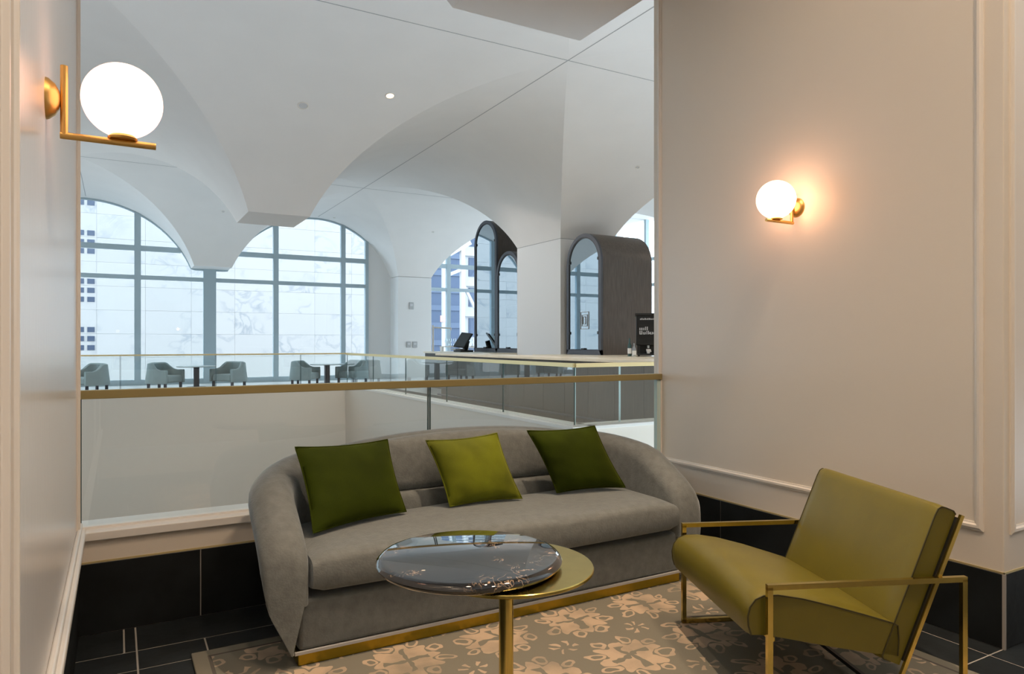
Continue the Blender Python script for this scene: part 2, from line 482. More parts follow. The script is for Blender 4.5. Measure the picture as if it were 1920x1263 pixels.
vm = MB()
NS = 20
for i in range(4):
    for j in range(3):
        cx, cyy = (PX[i] + PX[i + 1]) / 2, (PY[j] + PY[j + 1]) / 2
        for ii in (0, 1):
            for jj in (0, 1):
                b = pier_box(i + ii, j + jj)
                sgx, sgy = (1 if ii else -1), (1 if jj else -1)
                a = (b[0] - cx) if ii else (cx - b[1])
                bb = (b[2] - cyy) if jj else (cyy - b[3])
                px, py = PX[i + ii], (PY[j + jj] if j + jj < 3 else YW + 0.12)
                ext_x, ext_y = abs(px - cx) / a, abs(py - cyy) / bb
                sv = [sin(k / NS * pi / 2) for k in range(NS + 1)]
                rowsA, rowsB = [], []
                for q in sv:
                    z = ZS + (ZC - ZS) * arc(q)
                    rowsA.append([(cx + sgx * a * (q + (ext_x - q) * t), cyy + sgy * bb * q, z) for t in (0, 0.34, 0.67, 1)])
                    rowsB.append([(cx + sgx * a * q, cyy + sgy * bb * (q + (ext_y - q) * t), z) for t in (0, 0.34, 0.67, 1)])
                vm.grid(rowsA); vm.grid(rowsB)
                # flat underside of the springing
                x0, x1 = cx + sgx * a, px
                y0, y1 = cyy + sgy * bb, py
                vm.quad((x0, y0, ZS), (x1, y0, ZS), (x1, y1, ZS), (x0, y1, ZS))
ceiling = struct('ceiling', vm, M['vault'], smooth=True, weld=False, normals=False)
# weld each web only with itself is not needed: webs stay separate so the groins stay crisp
jm = MB()
for j in range(3):
    y = (PY[j] + PY[j + 1]) / 2
    jm.box(PX[0], PX[4], y - 0.007, y + 0.007, ZC - 0.004, ZC + 0.004)
jm.build('ridge_joint', M['joint'], ceiling)
jm = MB()
for i in range(4):
    x = (PX[i] + PX[i + 1]) / 2
    jm.box(x - 0.007, x + 0.007, PY[0], PY[3], ZC - 0.004, ZC + 0.004)
jm.build('ridge_joint', M['joint'], ceiling)
# roof slab above the vault keeps the daylight out
struct('ceiling_slab', MB().box(PX[0] - 0.5, PX[4] + 0.5, PY[0] - 0.5, YW + 0.25, ZC + 0.03, ZC + 0.3), M['white'])

# columns under the springings
cb = MB().box(8.325, 9.685, 12.55, 14.43, 0, ZS - 0.012)
column = struct('column', cb, M['white'], bevel=0.006, seg=1)
struct('column', MB().box(8.325, 9.55, 22.54, YW, 0, ZS - 0.012), M['white'], bevel=0.006, seg=1)
MB().box(8.33, 9.68, 12.555, 14.425, ZS - 0.012, ZS).build('shadow_gap', M['joint'], column)

# ------------------------------------------------------------------ window wall
def barrel(x):
    """height of the vault at the window wall"""
    i = max(k for k in range(4) if PX[k] <= x or k == 0)
    cx = (PX[i] + PX[i + 1]) / 2
    ii = i + (x > cx)
    b = pier_box(ii, 3)
    a = (b[0] - cx) if ii > i else (cx - b[1])
    return ZS + (ZC - ZS) * arc(abs(x - cx) / a)

T1, T2 = 4.05, 3.19           # transom heights
wall_n = 0
def window_bay(n, x0, x1, mull, label_frame):
    """x0..x1 glazed width; mull: (x, width)"""
    root = bpy.data.objects.new('window_%d' % n, None); COL.objects.link(root)
    root.location = ((x0 + x1) / 2, YW, 0); ROOTM[root] = Matrix.Translation(root.location)
    tag(root, kind='structure')
    for x, w in mull:
        top = min(barrel(x - w / 2), barrel(x + w / 2))
        MB().box(x - w / 2, x + w / 2, YW - 0.06, YW + 0.08, 0, top + 0.04).build('mullion', M['frame'], root)
    def span(z):            # glazed width at height z
        xs = [x0 + (x1 - x0) * k / 200 for k in range(201)]
        ok = [x for x in xs if barrel(x) > z]
        return (ok[0], ok[-1]) if ok else None
    for z, h in ((T1, 0.15), (T2, 0.12), (0.08, 0.16)):
        s = span(z)
        MB().box(s[0], s[1], YW - 0.045, YW + 0.07, z - h / 2, z + h / 2).build('transom', M['frame'], root)
    # arched head frame
    n_ = 48
    rows = []
    for k in range(n_ + 1):
        x = x0 + (x1 - x0) * k / n_
        z = barrel(x)
        rows.append([(x, YW - 0.03, z - 0.05), (x, YW - 0.03, z + 0.02), (x, YW + 0.06, z + 0.02), (x, YW + 0.06, z - 0.05)])
    MB().grid(rows, close_u=True, cap=True).build('arched_head', M['frame'], root, smooth=True)
    xs = [x0] + [m[0] for m in mull if x0 < m[0] < x1] + [x1]
    for a, b in zip(xs[:-1], xs[1:]):
        for za, zb in ((0.1, T2), (T2, T1), (T1, 9)):
            pts = []
            for k in range(13):
                x = a + (b - a) * k / 12
                pts.append((x, max(za, min(zb, barrel(x)))))
            if max(p[1] for p in pts) - za < 0.03: continue
            poly = [(a, za), (b, za)] + pts[::-1]
            # drop zero-height ends
            clean = []
            for p in poly:
                if not clean or (abs(p[0] - clean[-1][0]) + abs(p[1] - clean[-1][1])) > 1e-4: clean.append(p)
            if len(clean) < 3: continue
            MB().prism(clean, 'y', YW + 0.005, YW + 0.02).build('pane', M['pane'], root)
    return root

def wall_strip(name, x0, x1, y=None):
    y = y or YW
    n_ = 10
    poly = [(x0, 0), (x1, 0)] + [(x1 - (x1 - x0) * k / n_, barrel(x1 - (x1 - x0) * k / n_) + 0.03) for k in range(n_ + 1)]
    return struct(name, MB().prism(poly, 'y', y - 0.02, y + 0.2), M['white'])

# bays, counted from the one behind the sofa
window_bay(1, 2.49, 7.52, [(4.455, 0.16), (6.65, 0.15), (7.47, 0.11)], '')
window_bay(2, -4.0, 2.49, [(2.485, 0.36), (0.522, 0.17), (-1.5, 0.16), (-3.9, 0.3)], '')
window_bay(3, -10.5, -4.03, [(-10.4, 0.3), (-8.5, 0.16), (-6.3, 0.16)], '')
window_bay(4, 9.55, 15.4, [(9.6, 0.1), (10.55, 0.15), (13.0, 0.16), (15.3, 0.2)], '')
wall_strip('wall_window_side', 7.52, 8.34)

# right hand end wall of the hall with an arched window
XR = PX[4]
def barrel_y(y, j=2):
    c = (PY[j] + PY[j + 1]) / 2
    return ZS + (ZC - ZS) * arc(abs(y - c) / (SY / 2 - HY))
wr = MB()
for n_win, j in ((5, 2),):
    cy2 = (PY[j] + PY[j + 1]) / 2
    root = bpy.data.objects.new('window_%d' % n_win, None); COL.objects.link(root)
    root.location = (XR, cy2, 0); ROOTM[root] = Matrix.Translation(root.location); tag(root, kind='structure')
    for k in range(-2, 3):
        y = cy2 + k * 1.75
        MB().box(XR - 0.06, XR + 0.08, y - 0.05, y + 0.05, 0, barrel_y(y, j)).build('mullion', M['frame'], root)
    for z in (0.08, T2, T1):
        h = 3.9 if z < T2 + 0.1 else 3.2
        MB().box(XR - 0.04, XR + 0.06, cy2 - h, cy2 + h, z - 0.05, z + 0.05).build('transom', M['frame'], root)
    for k in range(-2, 2):
        ya, yb = cy2 + k * 1.75, cy2 + (k + 1) * 1.75
        pts = [(ya + (yb - ya) * t / 8, barrel_y(ya + (yb - ya) * t / 8, j)) for t in range(9)]
        MB().prism([(ya, 0.1), (yb, 0.1)] + pts[::-1], 'x', XR + 0.0, XR + 0.02).build('pane', M['pane'], root)
    for sg in (-1, 1):
        ya, yb = cy2 + sg * 3.5, cy2 + sg * SY / 2
        pts = [(ya + (yb - ya) * t / 10, barrel_y(ya + (yb - ya) * t / 10, j) + 0.03) for t in range(11)]
        wr.prism([(ya, 0), (yb, 0)] + pts[::-1], 'x', XR - 0.02, XR + 0.2)
    portal(XR + 0.4, cy2, 2.7, SY, 5.4, (radians(90), 0, radians(90)))
wr.box(XR - 0.02, XR + 0.2, PY[0], PY[2], 0, ZC)
struct('wall_hall_right', wr, M['white'])
wl = MB()
struct('wall_lobby_left', MB().box(PX[0] - 0.2, PX[0], PY[0], PY[2], -4.6, ZC), M['tan_wall'])
wl.box(PX[0] - 0.2, PX[0], PY[2], YW, -4.6, 0)
for j in (2,):
    c = (PY[j] + PY[j + 1]) / 2
    for sg in (-1, 1):
        ya, yb = c + sg * 3.7, c + sg * SY / 2
        pts = [(ya + (yb - ya) * t / 10, barrel_y(ya + (yb - ya) * t / 10, j) + 0.03) for t in range(11)]
        wl.prism([(ya, 0), (yb, 0)] + pts[::-1], 'x', PX[0] - 0.2, PX[0])
struct('wall_hall_left', wl, M['white'])
for j in (2,):  # unseen window added to the left wall only for its daylight
    c = (PY[j] + PY[j + 1]) / 2
    root = bpy.data.objects.new('window_%d' % (4 + j), None); COL.objects.link(root)
    root.location = (PX[0], c, 0); ROOTM[root] = Matrix.Translation(root.location); tag(root, kind='structure')
    for k in range(-2, 3):
        y = c + k * 1.85
        MB().box(PX[0] - 0.14, PX[0] - 0.02, y - 0.07, y + 0.07, 0, barrel_y(y, j)).build('mullion', M['frame'], root)
    for z in (0.08, T2, T1):
        h = 3.7 if z < 3.5 else 3.2
        MB().box(PX[0] - 0.13, PX[0] - 0.03, c - h, c + h, z - 0.06, z + 0.06).build('transom', M['frame'], root)
    for k in range(-2, 2):
        ya, yb = c + k * 1.85, c + (k + 1) * 1.85
        pts = [(ya + (yb - ya) * t / 8, barrel_y(ya + (yb - ya) * t / 8, j)) for t in range(9)]
        MB().prism([(ya, 0.1), (yb, 0.1)] + pts[::-1], 'x', PX[0] - 0.09, PX[0] - 0.07).build('pane', M['pane'], root)
    portal(PX[0] - 0.4, c, 2.7, SY, 5.4, (radians(90), 0, radians(-90)))
struct('wall_hall_back', MB().box(PX[0], PX[4], PY[0] + 3.5, PY[0] + 3.7, -4.6, ZC), M['tan_wall'])

# ------------------------------------------------------------------ floors and the atrium well
VX, VY1, VY0 = 3.9, 13.5, 5.65        # right edge, far edge, near edge of the jog
fm = MB()
fm.box(PX[0], VX + 0.1, VY1 + 0.1, YW + 0.2, -0.3, 0)
fm.box(VX + 0.1, PX[4], VY0 + 0.1, YW + 0.2, -0.3, 0)
struct('floor_hall', fm, M['floor_far'])
struct('floor_carpet', MB().box(4.15, 6.6, 13.75, 18.4, 0.0, 0.006), M['carpet'])
struct('floor_lower', MB().box(PX[0], PX[4], 3.5, VY1 + 0.5, -4.7, -4.5), M['floor_low'])
# upstands round the well, each with a ledge
def upstand(name, x0, x1, y0, y1):
    w = struct(name, MB().box(x0, x1, y0, y1, -4.5, 0.405), M['atrium'])
    MB().box(x0 - 0.03, x1 + 0.03, y0 - 0.03, y1 + 0.03, 0.405, 0.44).build('ledge', M['ledge'], w, bevel=0.004, seg=1)
    return w
upstand('wall_atrium_far', PX[0], VX + 0.2, VY1, VY1 + 0.2)
upstand('wall_atrium_side', VX, VX + 0.2, VY0, VY1)
upstand('wall_atrium_jog', VX + 0.2, 12.0, VY0, VY0 + 0.2)

# near floor of slate tiles
struct_floor = struct('floor', MB().box(-0.9, 6.0, -2.6, 3.6, -0.3, -0.0012), M['grout'])
rows_y = [3.53, 3.255, 3.064, 2.76, 2.455, 2.15, 1.845, 1.502, 1.197, 0.892, 0.587, 0.282, -0.02, -0.33]
joints = {0: [0.025, 0.07], 1: [0.07, 0.326], 2: [0.07, 0.62]}
tile_cache = {}
def tile(name, x0, x1, y0, y1, z0, z1, material, parent, g=0.0035):
    key = (name, round(x1 - x0, 4), round(y1 - y0, 4), round(z1 - z0, 4))
    dx, dy, dz = x1 - x0, y1 - y0, z1 - z0
    if key not in tile_cache:
        gx = g if dx > 0.03 else 0; gy = g if dy > 0.03 else 0; gz = g if dz > 0.03 else 0
        o = MB().box(-dx / 2 + gx, dx / 2 - gx, -dy / 2 + gy, dy / 2 - gy, -dz / 2 + gz, dz / 2 - gz).build(name, material)
        tile_cache[key] = o.data
    else:
        o = bpy.data.objects.new(name, tile_cache[key]); COL.objects.link(o)
    o.location = ((x0 + x1) / 2, (y0 + y1) / 2, (z0 + z1) / 2)
    o.parent = parent
    o.matrix_parent_inverse = ROOTM.get(parent, Matrix()).inverted()
    return o
for k in range(len(rows_y) - 1):
    y1, y0 = rows_y[k], rows_y[k + 1]
    xend = WALL_X if y1 > 1.55 else 4.6
    xs = [WALL_L]
    if k in joints: xs += joints[k]
    else: xs += [0.07 + 0.305 * (k % 2)]
    x = xs[-1]
    while x + 0.61 < WALL_X - 0.13:
        x += 0.61; xs.append(x)
    xs.append(3.08)
    x = 3.08
    while x + 0.61 < xend:
        x += 0.61; xs.append(x)
    xs.append(xend)
    for a, b in zip(xs[:-1], xs[1:]):
        if b - a > 0.01:
            tile('floor_tile', a, b, y0, y1, -0.012, 0.0, M['slate2'], struct_floor)

# ------------------------------------------------------------------ seating bay walls
TZ = 0.31     # top of the slate skirting
def moulding(parent, axis, fixed, a0, a1, z0, z1, side, bottom=True, w=0.036, d=0.014):
    """picture-frame moulding with mitred corners on a wall; axis: direction the wall runs"""
    prof = [(0, -0.002), (0, d * 0.55), (w * 0.22, d * 0.75), (w * 0.35, d), (w * 0.65, d), (w * 0.80, d * 0.45), (w, d * 0.35), (w, -0.002)]
    def P(u, z, dep):
        f = fixed + side * dep
        return (f, u, z) if axis == 'y' else (u, f, z)
    if bottom:
        rows = []
        for cu, cz, su, sz in ((a0, z0, 1, 1), (a1, z0, -1, 1), (a1, z1, -1, -1), (a0, z1, 1, -1)):
            rows.append([P(cu + su * i, cz + sz * i, dep) for i, dep in prof])
        rows.append(rows[0])
        MB().grid(rows, close_u=True).build('moulding', M['trim'], parent)
    else:
        for cu, su in ((a0, 1), (a1, -1)):
            MB().grid([[P(cu + su * i, z, dep) for i, dep in prof] for z in (z0, z1)], close_u=True, cap=True).build('moulding', M['trim'], parent)

wall_r = struct('wall_right', MB().box(WALL_X, 4.6, 1.50, 3.66, -0.01, ZC), M['wall'], bevel=0.003, seg=1)
moulding(wall_r, 'y', WALL_X, 1.575, 3.615, 0.468, 5.0, -1)
moulding(wall_r, 'x', 1.50, 3.235, 4.5, 0.468, 5.0, -1)
wall_l = struct('wall_left', MB().box(-0.9, WALL_L, -0.5, 3.66, -0.01, ZC), M['wall_left'])
moulding(wall_l, 'y', WALL_L, 1.345, 3.50, 0.455, 5.0, 1, bottom=False)
moulding(wall_l, 'y', WALL_L, -0.4, 1.265, 0.455, 5.0, 1, bottom=False)
MB().box(WALL_L, WALL_L + 0.032, -0.4, 3.60, 0.425, 0.452).build('ledge', M['ledge'], wall_l, bevel=0.006)
MB().box(WALL_L, WALL_L + 0.018, -0.4, 3.60, 0.452, 0.475).build('ledge', M['ledge'], wall_l, bevel=0.006)
MB().box(WALL_L, WALL_L + 0.004, -0.4, 3.55, TZ, TZ + 0.008).build('metal_edge', M['brass_pale'], wall_l)
MB().box(WALL_X - 0.004, WALL_X, 1.496, 3.55, TZ, TZ + 0.008).build('metal_edge', M['brass_pale'], wall_r)
MB().box(WALL_X - 0.004, 4.5, 1.496, 1.50, TZ, TZ + 0.008).build('metal_edge', M['brass_pale'], wall_r)
wall_b = struct('wall_back', MB().box(WALL_L, WALL_X, BACK_Y, 3.74, -4.5, 0.409), M['wall'])
MB().box(WALL_L, WALL_X, BACK_Y - 0.018, 3.77, 0.409, 0.447).build('ledge', M['ledge'], wall_b, bevel=0.004)
MB().box(WALL_L, WALL_X, BACK_Y - 0.004, BACK_Y, TZ, TZ + 0.008).build('metal_edge', M['brass_pale'], wall_b)
# wall tiles
def tile_run(parent, axis, fixed, side, edges):
    for a, b in zip(edges[:-1], edges[1:]):
        f0, f1 = (fixed - 0.006, fixed + 0.006)
        if axis == 'x': tile('wall_tile', a, b, f0, f1, 0.0, TZ, M['slate'], parent, g=0.0025)
        else: tile('wall_tile', f0, f1, a, b, 0.0, TZ, M['slate'], parent, g=0.0025)
tile_run(wall_b, 'x', BACK_Y, -1, [WALL_L, 0.337, 0.947, 1.557, 2.167, 2.777, WALL_X])
tile_run(wall_r, 'y', WALL_X, -1, [1.5, 1.83, 2.44, 3.05, 3.53])
tile_run(wall_r, 'x', 1.5, -1, [WALL_X, 3.80, 4.41])
tile_run(wall_l, 'y', WALL_L, 1, [0.48, 1.09, 1.70, 2.31, 2.92, 3.53])
MB().box(WALL_L, WALL_X, BACK_Y - 0.003, BACK_Y, 0.0, TZ).build('grout_bed', M['grout'], wall_b)
MB().box(WALL_X - 0.003, WALL_X, 1.497, BACK_Y, 0.0, TZ).build('grout_bed', M['grout'], wall_r)
MB().box(WALL_X, 4.5, 1.497, 1.5, 0.0, TZ).build('grout_bed', M['grout'], wall_r)
MB().box(WALL_L, WALL_L + 0.003, 0.0, BACK_Y, 0.0, TZ).build('grout_bed', M['grout'], wall_l)
MB().box(WALL_X - 0.007, WALL_X + 0.004, 1.492, 1.503, 0.0, TZ).build('corner_joint', M['grout'], wall_r)

# ------------------------------------------------------------------ glass railings
def railing(name, label, runs, rail_w, rail_mat, loc):
    root = thing(name, loc, label, 'railing')
    for run in runs:
        (x0, y0), (x1, y1), js, zb, zt, hr = run
        d = Vector((x1 - x0, y1 - y0, 0)); L = d.length; d.normalize()
        s = Vector((-d.y, d.x, 0))
        js = [0.0] + js + [L]
        for a, b in zip(js[:-1], js[1:]):
            p = Vector((x0, y0, 0)) + d * (a + 0.006); q = Vector((x0, y0, 0)) + d * (b - 0.006)
            t = 0.006
            m = MB()
            pts = [p - s * t, q - s * t, q + s * t, p + s * t]
            m.prism([(c.x, c.y) for c in pts], 'z', zb, zt)
            g = m.build('glass_panel', M['glass'], root)
            for c in (p, q):
                MB().bar((c.x, c.y, zb), (c.x, c.y, zt), 0.005, 0.0125, up=(s.x, s.y, 0)).build('glass_edge', M['edge_bright'] if x1 > 10 else M['edge'], g)
        MB().bar((x0, y0, (zt + hr) / 2), (x1, y1, (zt + hr) / 2), rail_w, hr - zt).build('handrail', rail_mat, root, bevel=0.002, seg=1)
        MB().bar((x0, y0, zb - 0.002), (x1, y1, zb - 0.002), 0.03, 0.012).build('base_channel', M['ledge'], root)
    return root
near_rail = railing('glass_railing', 'glass railing with brass handrail directly behind the grey sofa', [((WALL_L + 0.005, 3.6), (WALL_X + 0.0, 3.6), [1.655], 0.453, 1.020, 1.058)], 0.055, M['brass_rail'], (1.5, 3.6, 0.447))
# end post against the right wall
MB().box(3.155, 3.185, 3.585, 3.615, 0.447, 1.02).build('end_post', M['edge_bright'], near_rail)
far_rail = railing('glass_railing', 'L-shaped glass railing across the atrium in front of bar and far chairs', [
    ((PX[0] + 0.1, VY1 + 0.05), (VX + 0.05, VY1 + 0.05), [1.5 * k for k in range(1, 10)], 0.445, 1.035, 1.06),
    ((VX + 0.05, VY1 + 0.05), (VX + 0.05, VY0 + 0.05), [1.6, 3.2, 4.77, 6.38], 0.445, 1.02, 1.06),
    ((VX + 0.05, VY0 + 0.05), (11.0, VY0 + 0.05), [0.56, 2.1, 3.7, 5.3], 0.445, 1.02, 1.06)],
    0.05, M['brass_pale'], (VX, VY1, 0.44))

# ------------------------------------------------------------------ globe sconces
def sconce(loc, nx, label, r=0.1, dome=0.05, opal='opal_l'):
    """wall on the x side; nx = +1 arm reaches towards +x"""
    x, y, z = loc
    t = thing('globe_sconce', loc, label, 'wall lamp', 'brass globe sconces')
    prof = [(dome, 0.0), (dome * 0.96, 0.006), (dome * 0.75, 0.019), (dome * 0.45, 0.027), (0.006, 0.030)]
    MB().lathe([(rr, h * nx) for rr, h in prof], loc, 28, 'x').build('wall_dome', M['brass_lamp'], t, smooth=True)
    bx = x + nx * 0.037
    MB().tube((bx, y, z - 0.085), (bx, y, z + 0.085), 0.0085, 14).build('upright', M['brass_lamp'], t, smooth=True)
    MB().tube((bx - nx * 0.0085, y, z - 0.085), (bx + nx * 0.20, y, z - 0.085), 0.0085, 14).build('arm', M['brass_lamp'], t, smooth=True)
    gx = bx + nx * 0.125
    MB().lathe([(0.03, 0), (0.034, 0.004), (0.028, 0.010)], (gx, y, z - 0.078), 24).build('globe_seat', M['brass_lamp'], t, smooth=True)
    gz = z - 0.072 + r
    prof = [(max(0.002, r * sin(pi * k / 24)), -r * cos(pi * k / 24)) for k in range(25)]
    MB().lathe(prof, (gx, y, gz), 40).build('globe', M[opal], t, smooth=True)
    return t
sconce((WALL_L, 2.02, 1.86), 1, 'brass sconce with large glowing globe on the left wall', r=0.092, opal='opal_dim')
sconce((WALL_X, 2.51, 1.995), -1, 'brass sconce with glowing globe on the beige wall above armchair', r=0.1, dome=0.052)

# ------------------------------------------------------------------ rug
rug = MB().box(0.26, 2.85, 0.3, 3.09, 0.0, 0.012).build('area_rug', M['rug'], bevel=0.003, seg=1)
tag(rug, 'grey and beige floral rug under the sofa, table and armchair', 'rug')
RZ = 0.012

# ------------------------------------------------------------------ sofa
def make_sofa():
    cxs = 1.595
    t = thing('sofa', (cxs, 3.05, RZ), 'long grey velvet sofa with curved back against the glass railing', 'sofa')
    # plan path of the upholstered shell, left front -> back -> right front
    path = []
    wf, yc, R = 1.035, 3.02, 0.375
    for y in (2.722, 2.728, 2.737, 2.75, 2.77, 2.80, 2.85, 2.91, 2.98, 3.02): path.append((-wf + (y - 2.72) * 0.01, y))
    for k in range(1, 10):
        a = pi - (pi / 2) * k / 9
        path.append((-wf + 0.003 + R + R * cos(a), yc + R * sin(a)))
    ybk = yc + R
    for k in range(1, 11):
        x = (-wf + R) * (1 - k / 10)
        path.append((x, ybk + 0.012 * (k / 10)))
    full = path + [(-x, y) for x, y in path[-2::-1]]
    n = len(full)
    def height(x, y):
        ax_ = abs(x)
        if y <= 3.02:
            pts = [(2.722, 0.36), (2.728, 0.40), (2.737, 0.435), (2.75, 0.465), (2.77, 0.492), (2.80, 0.520), (2.85, 0.556), (2.91, 0.592), (2.98, 0.632), (3.02, 0.655)]
            for (a, ha), (b, hb) in zip(pts[:-1], pts[1:]):
                if y <= b: return ha + (hb - ha) * (y - a) / (b - a)
            return 0.655
        if y < ybk - 1e-6:
            ang = math.acos(max(-1, min(1, (ax_ - (wf - R)) / R)))
            u = ang / (pi / 2)
            return 0.655 + (0.748 - 0.655) * sin(u * pi / 2) ** 0.95
        u = min(1, ax_ / (wf - R))
        return 0.800 - (0.800 - 0.748) * u ** 2.2
    def wscale(y):
        return 1.0 if y > 2.79 else 0.72 + 0.28 * sqrt(max(0, 1 - ((2.79 - y) / 0.068) ** 2))
    rows = []
    for k, (x, y) in enumerate(full):
        p0 = full[max(0, k - 1)]; p1 = full[min(n - 1, k + 1)]
        tx, ty = p1[0] - p0[0], p1[1] - p0[1]
        l = sqrt(tx * tx + ty * ty); tx, ty = tx / l, ty / l
        ox, oy = -ty, tx                       # outward
        h = height(x, y)
        hw = 0.092 * wscale(y)
        front = y < 2.80
        lowin = 0.24
        rt = min(0.085, (h - 0.2) * 0.5)
        prof = [(-hw, lowin), (-hw, lowin + (h - rt - lowin) * 0.5), (-hw, h - rt)]
        for q in range(1, 10):
            a = pi - pi * q / 10
            prof.append((hw * cos(a), h - rt + rt * sin(a)))
        def taper(z): 
            return -0.115 * (1 - min(1, max(0, (z - 0.05) / 0.40))) ** 1.15
        zc_ = max(0.215, h - 0.125)               # crease under the roll
        top = h - rt
        ov = 0.15 + 0.85 * min(1.0, max(0.0, (y - 2.74) / 0.14))
        prof += [(hw - 0.002, zc_ + (top - zc_) * 0.5), (hw - 0.006 * ov, zc_ + 0.012), (hw - 0.020 * ov, zc_ + 0.002)]
        for q in range(0, 6):
            f = q / 5
            prof.append((hw - 0.017 * ov + (-0.022 - (hw - 0.017 * ov)) * f, (zc_ - 0.004) + (0.055 - (zc_ - 0.004)) * f))
        row = []
        for off, z in prof:
            yy = y + oy * off
            row.append((cxs + x + ox * off, yy, z + RZ))
        rows.append(row)
    m = MB().grid(rows)
    # close the two arm fronts
    for r_ in (rows[0], rows[-1]):
        m.add(r_, [tuple(range(len(r_)))])
    m.build('frame', M['sofa'], t, smooth=True, angle=55)
    MB().box(cxs - 0.985, cxs + 0.985, 2.748, 3.28, RZ + 0.058, RZ + 0.262).build('base', M['sofa'], t, bevel=0.018, seg=3)
    MB().box(cxs - 0.985, cxs + 0.985, 2.756, 3.25, RZ, RZ + 0.05).build('plinth', M['plinth'], t, bevel=0.004)
    pm = MB()
    pm.bar((cxs - 1.0, 2.744, RZ + 0.056), (cxs + 1.0, 2.744, RZ + 0.056), 0.011)
    pm.bar((cxs - 1.008, 2.744, RZ + 0.056), (cxs - 1.008, 3.15, RZ + 0.056), 0.011)
    pm.bar((cxs + 1.008, 2.744, RZ + 0.056), (cxs + 1.008, 3.15, RZ + 0.056), 0.011)
    tag(pm.build('piping', M['piping'], t), 'light grey piping along the bottom edge')
    # seat cushion: puffy slab
    rows = []
    NX, NP = 40, 26
    for i in range(NX + 1):
        u = i / NX
        x = cxs - 0.938 + 1.876 * u
        e = min(u, 1 - u) / 0.02
        sh = 1.0 if e >= 1 else 0.80 + 0.2 * sqrt(1 - (1 - e) ** 2)
        row = []
        crown = 0.022 * sin(pi * u) ** 0.6
        y0, y1 = 2.708 - 0.018 * sin(pi * u) ** 0.7, 3.29
        zc_, hz = 0.355, 0.078 * sh
        for k in range(NP):
            a = 2 * pi * k / NP
            ca, sa = cos(a), sin(a)
            sx_ = abs(ca) ** 0.28 * (1 if ca > 0 else -1)
            sz_ = abs(sa) ** 0.42 * (1 if sa > 0 else -1)
            yy = (y0 + y1) / 2 - sx_ * (y1 - y0) / 2
            zz = zc_ + sz_ * hz
            if sz_ > 0: zz += crown * sz_ * (1 - 0.5 * abs(sx_)) + 0.004 * sin(9 * x) * sz_
            row.append((x, yy, zz + RZ))
        rows.append(row)
    MB().grid(rows, close_u=True, cap=True).build('seat_cushion', M['sofa'], t, smooth=True, angle=60)
    # upper back pad and lower lumbar pad
    def crest(x):
        a = abs(x - cxs)
        return 0.800 - 0.052 * min(1, a / 0.66) ** 2.2 - 0.16 * max(0, (a - 0.66) / 0.3) ** 2
    def pad(name, z0, z1, y0, thick, hw, lean):
        rows = []
        for i in range(33):
            u = i / 32
            x = cxs - hw + 2 * hw * u
            e = min(u, 1 - u) / 0.05
            sh = 1.0 if e >= 1 else max(0.05, sqrt(1 - (1 - e) ** 2))
            row = []
            zt_ = z1 or crest(x) - 0.010
            for k in range(22):
                a = 2 * pi * k / 22
                ca, sa = cos(a), sin(a)
                dz = abs(sa) ** 0.45 * (1 if sa > 0 else -1)
                dy = abs(ca) ** 0.7 * (1 if ca > 0 else -1)
                zz = (z0 + zt_) / 2 + dz * (zt_ - z0) / 2 * (0.75 + 0.25 * sh)
                yy = y0 - dy * thick / 2 * sh + lean * (zz - z0)
                # wrap forward near the arms
                yy -= 0.05 * max(0, (abs(x - cxs) - 0.62) / 0.3) ** 2
                row.append((x, yy, zz + RZ))
            rows.append(row)
        return MB().grid(rows, close_u=True, cap=True).build(name, M['sofa'], t, smooth=True, angle=60)
    pad('back_cushion', 0.515, None, 3.325, 0.13, 0.90, 0.10)
    pad('lumbar_pad', 0.36, 0.52, 3.30, 0.10, 0.93, 0.05)
    return t
make_sofa()

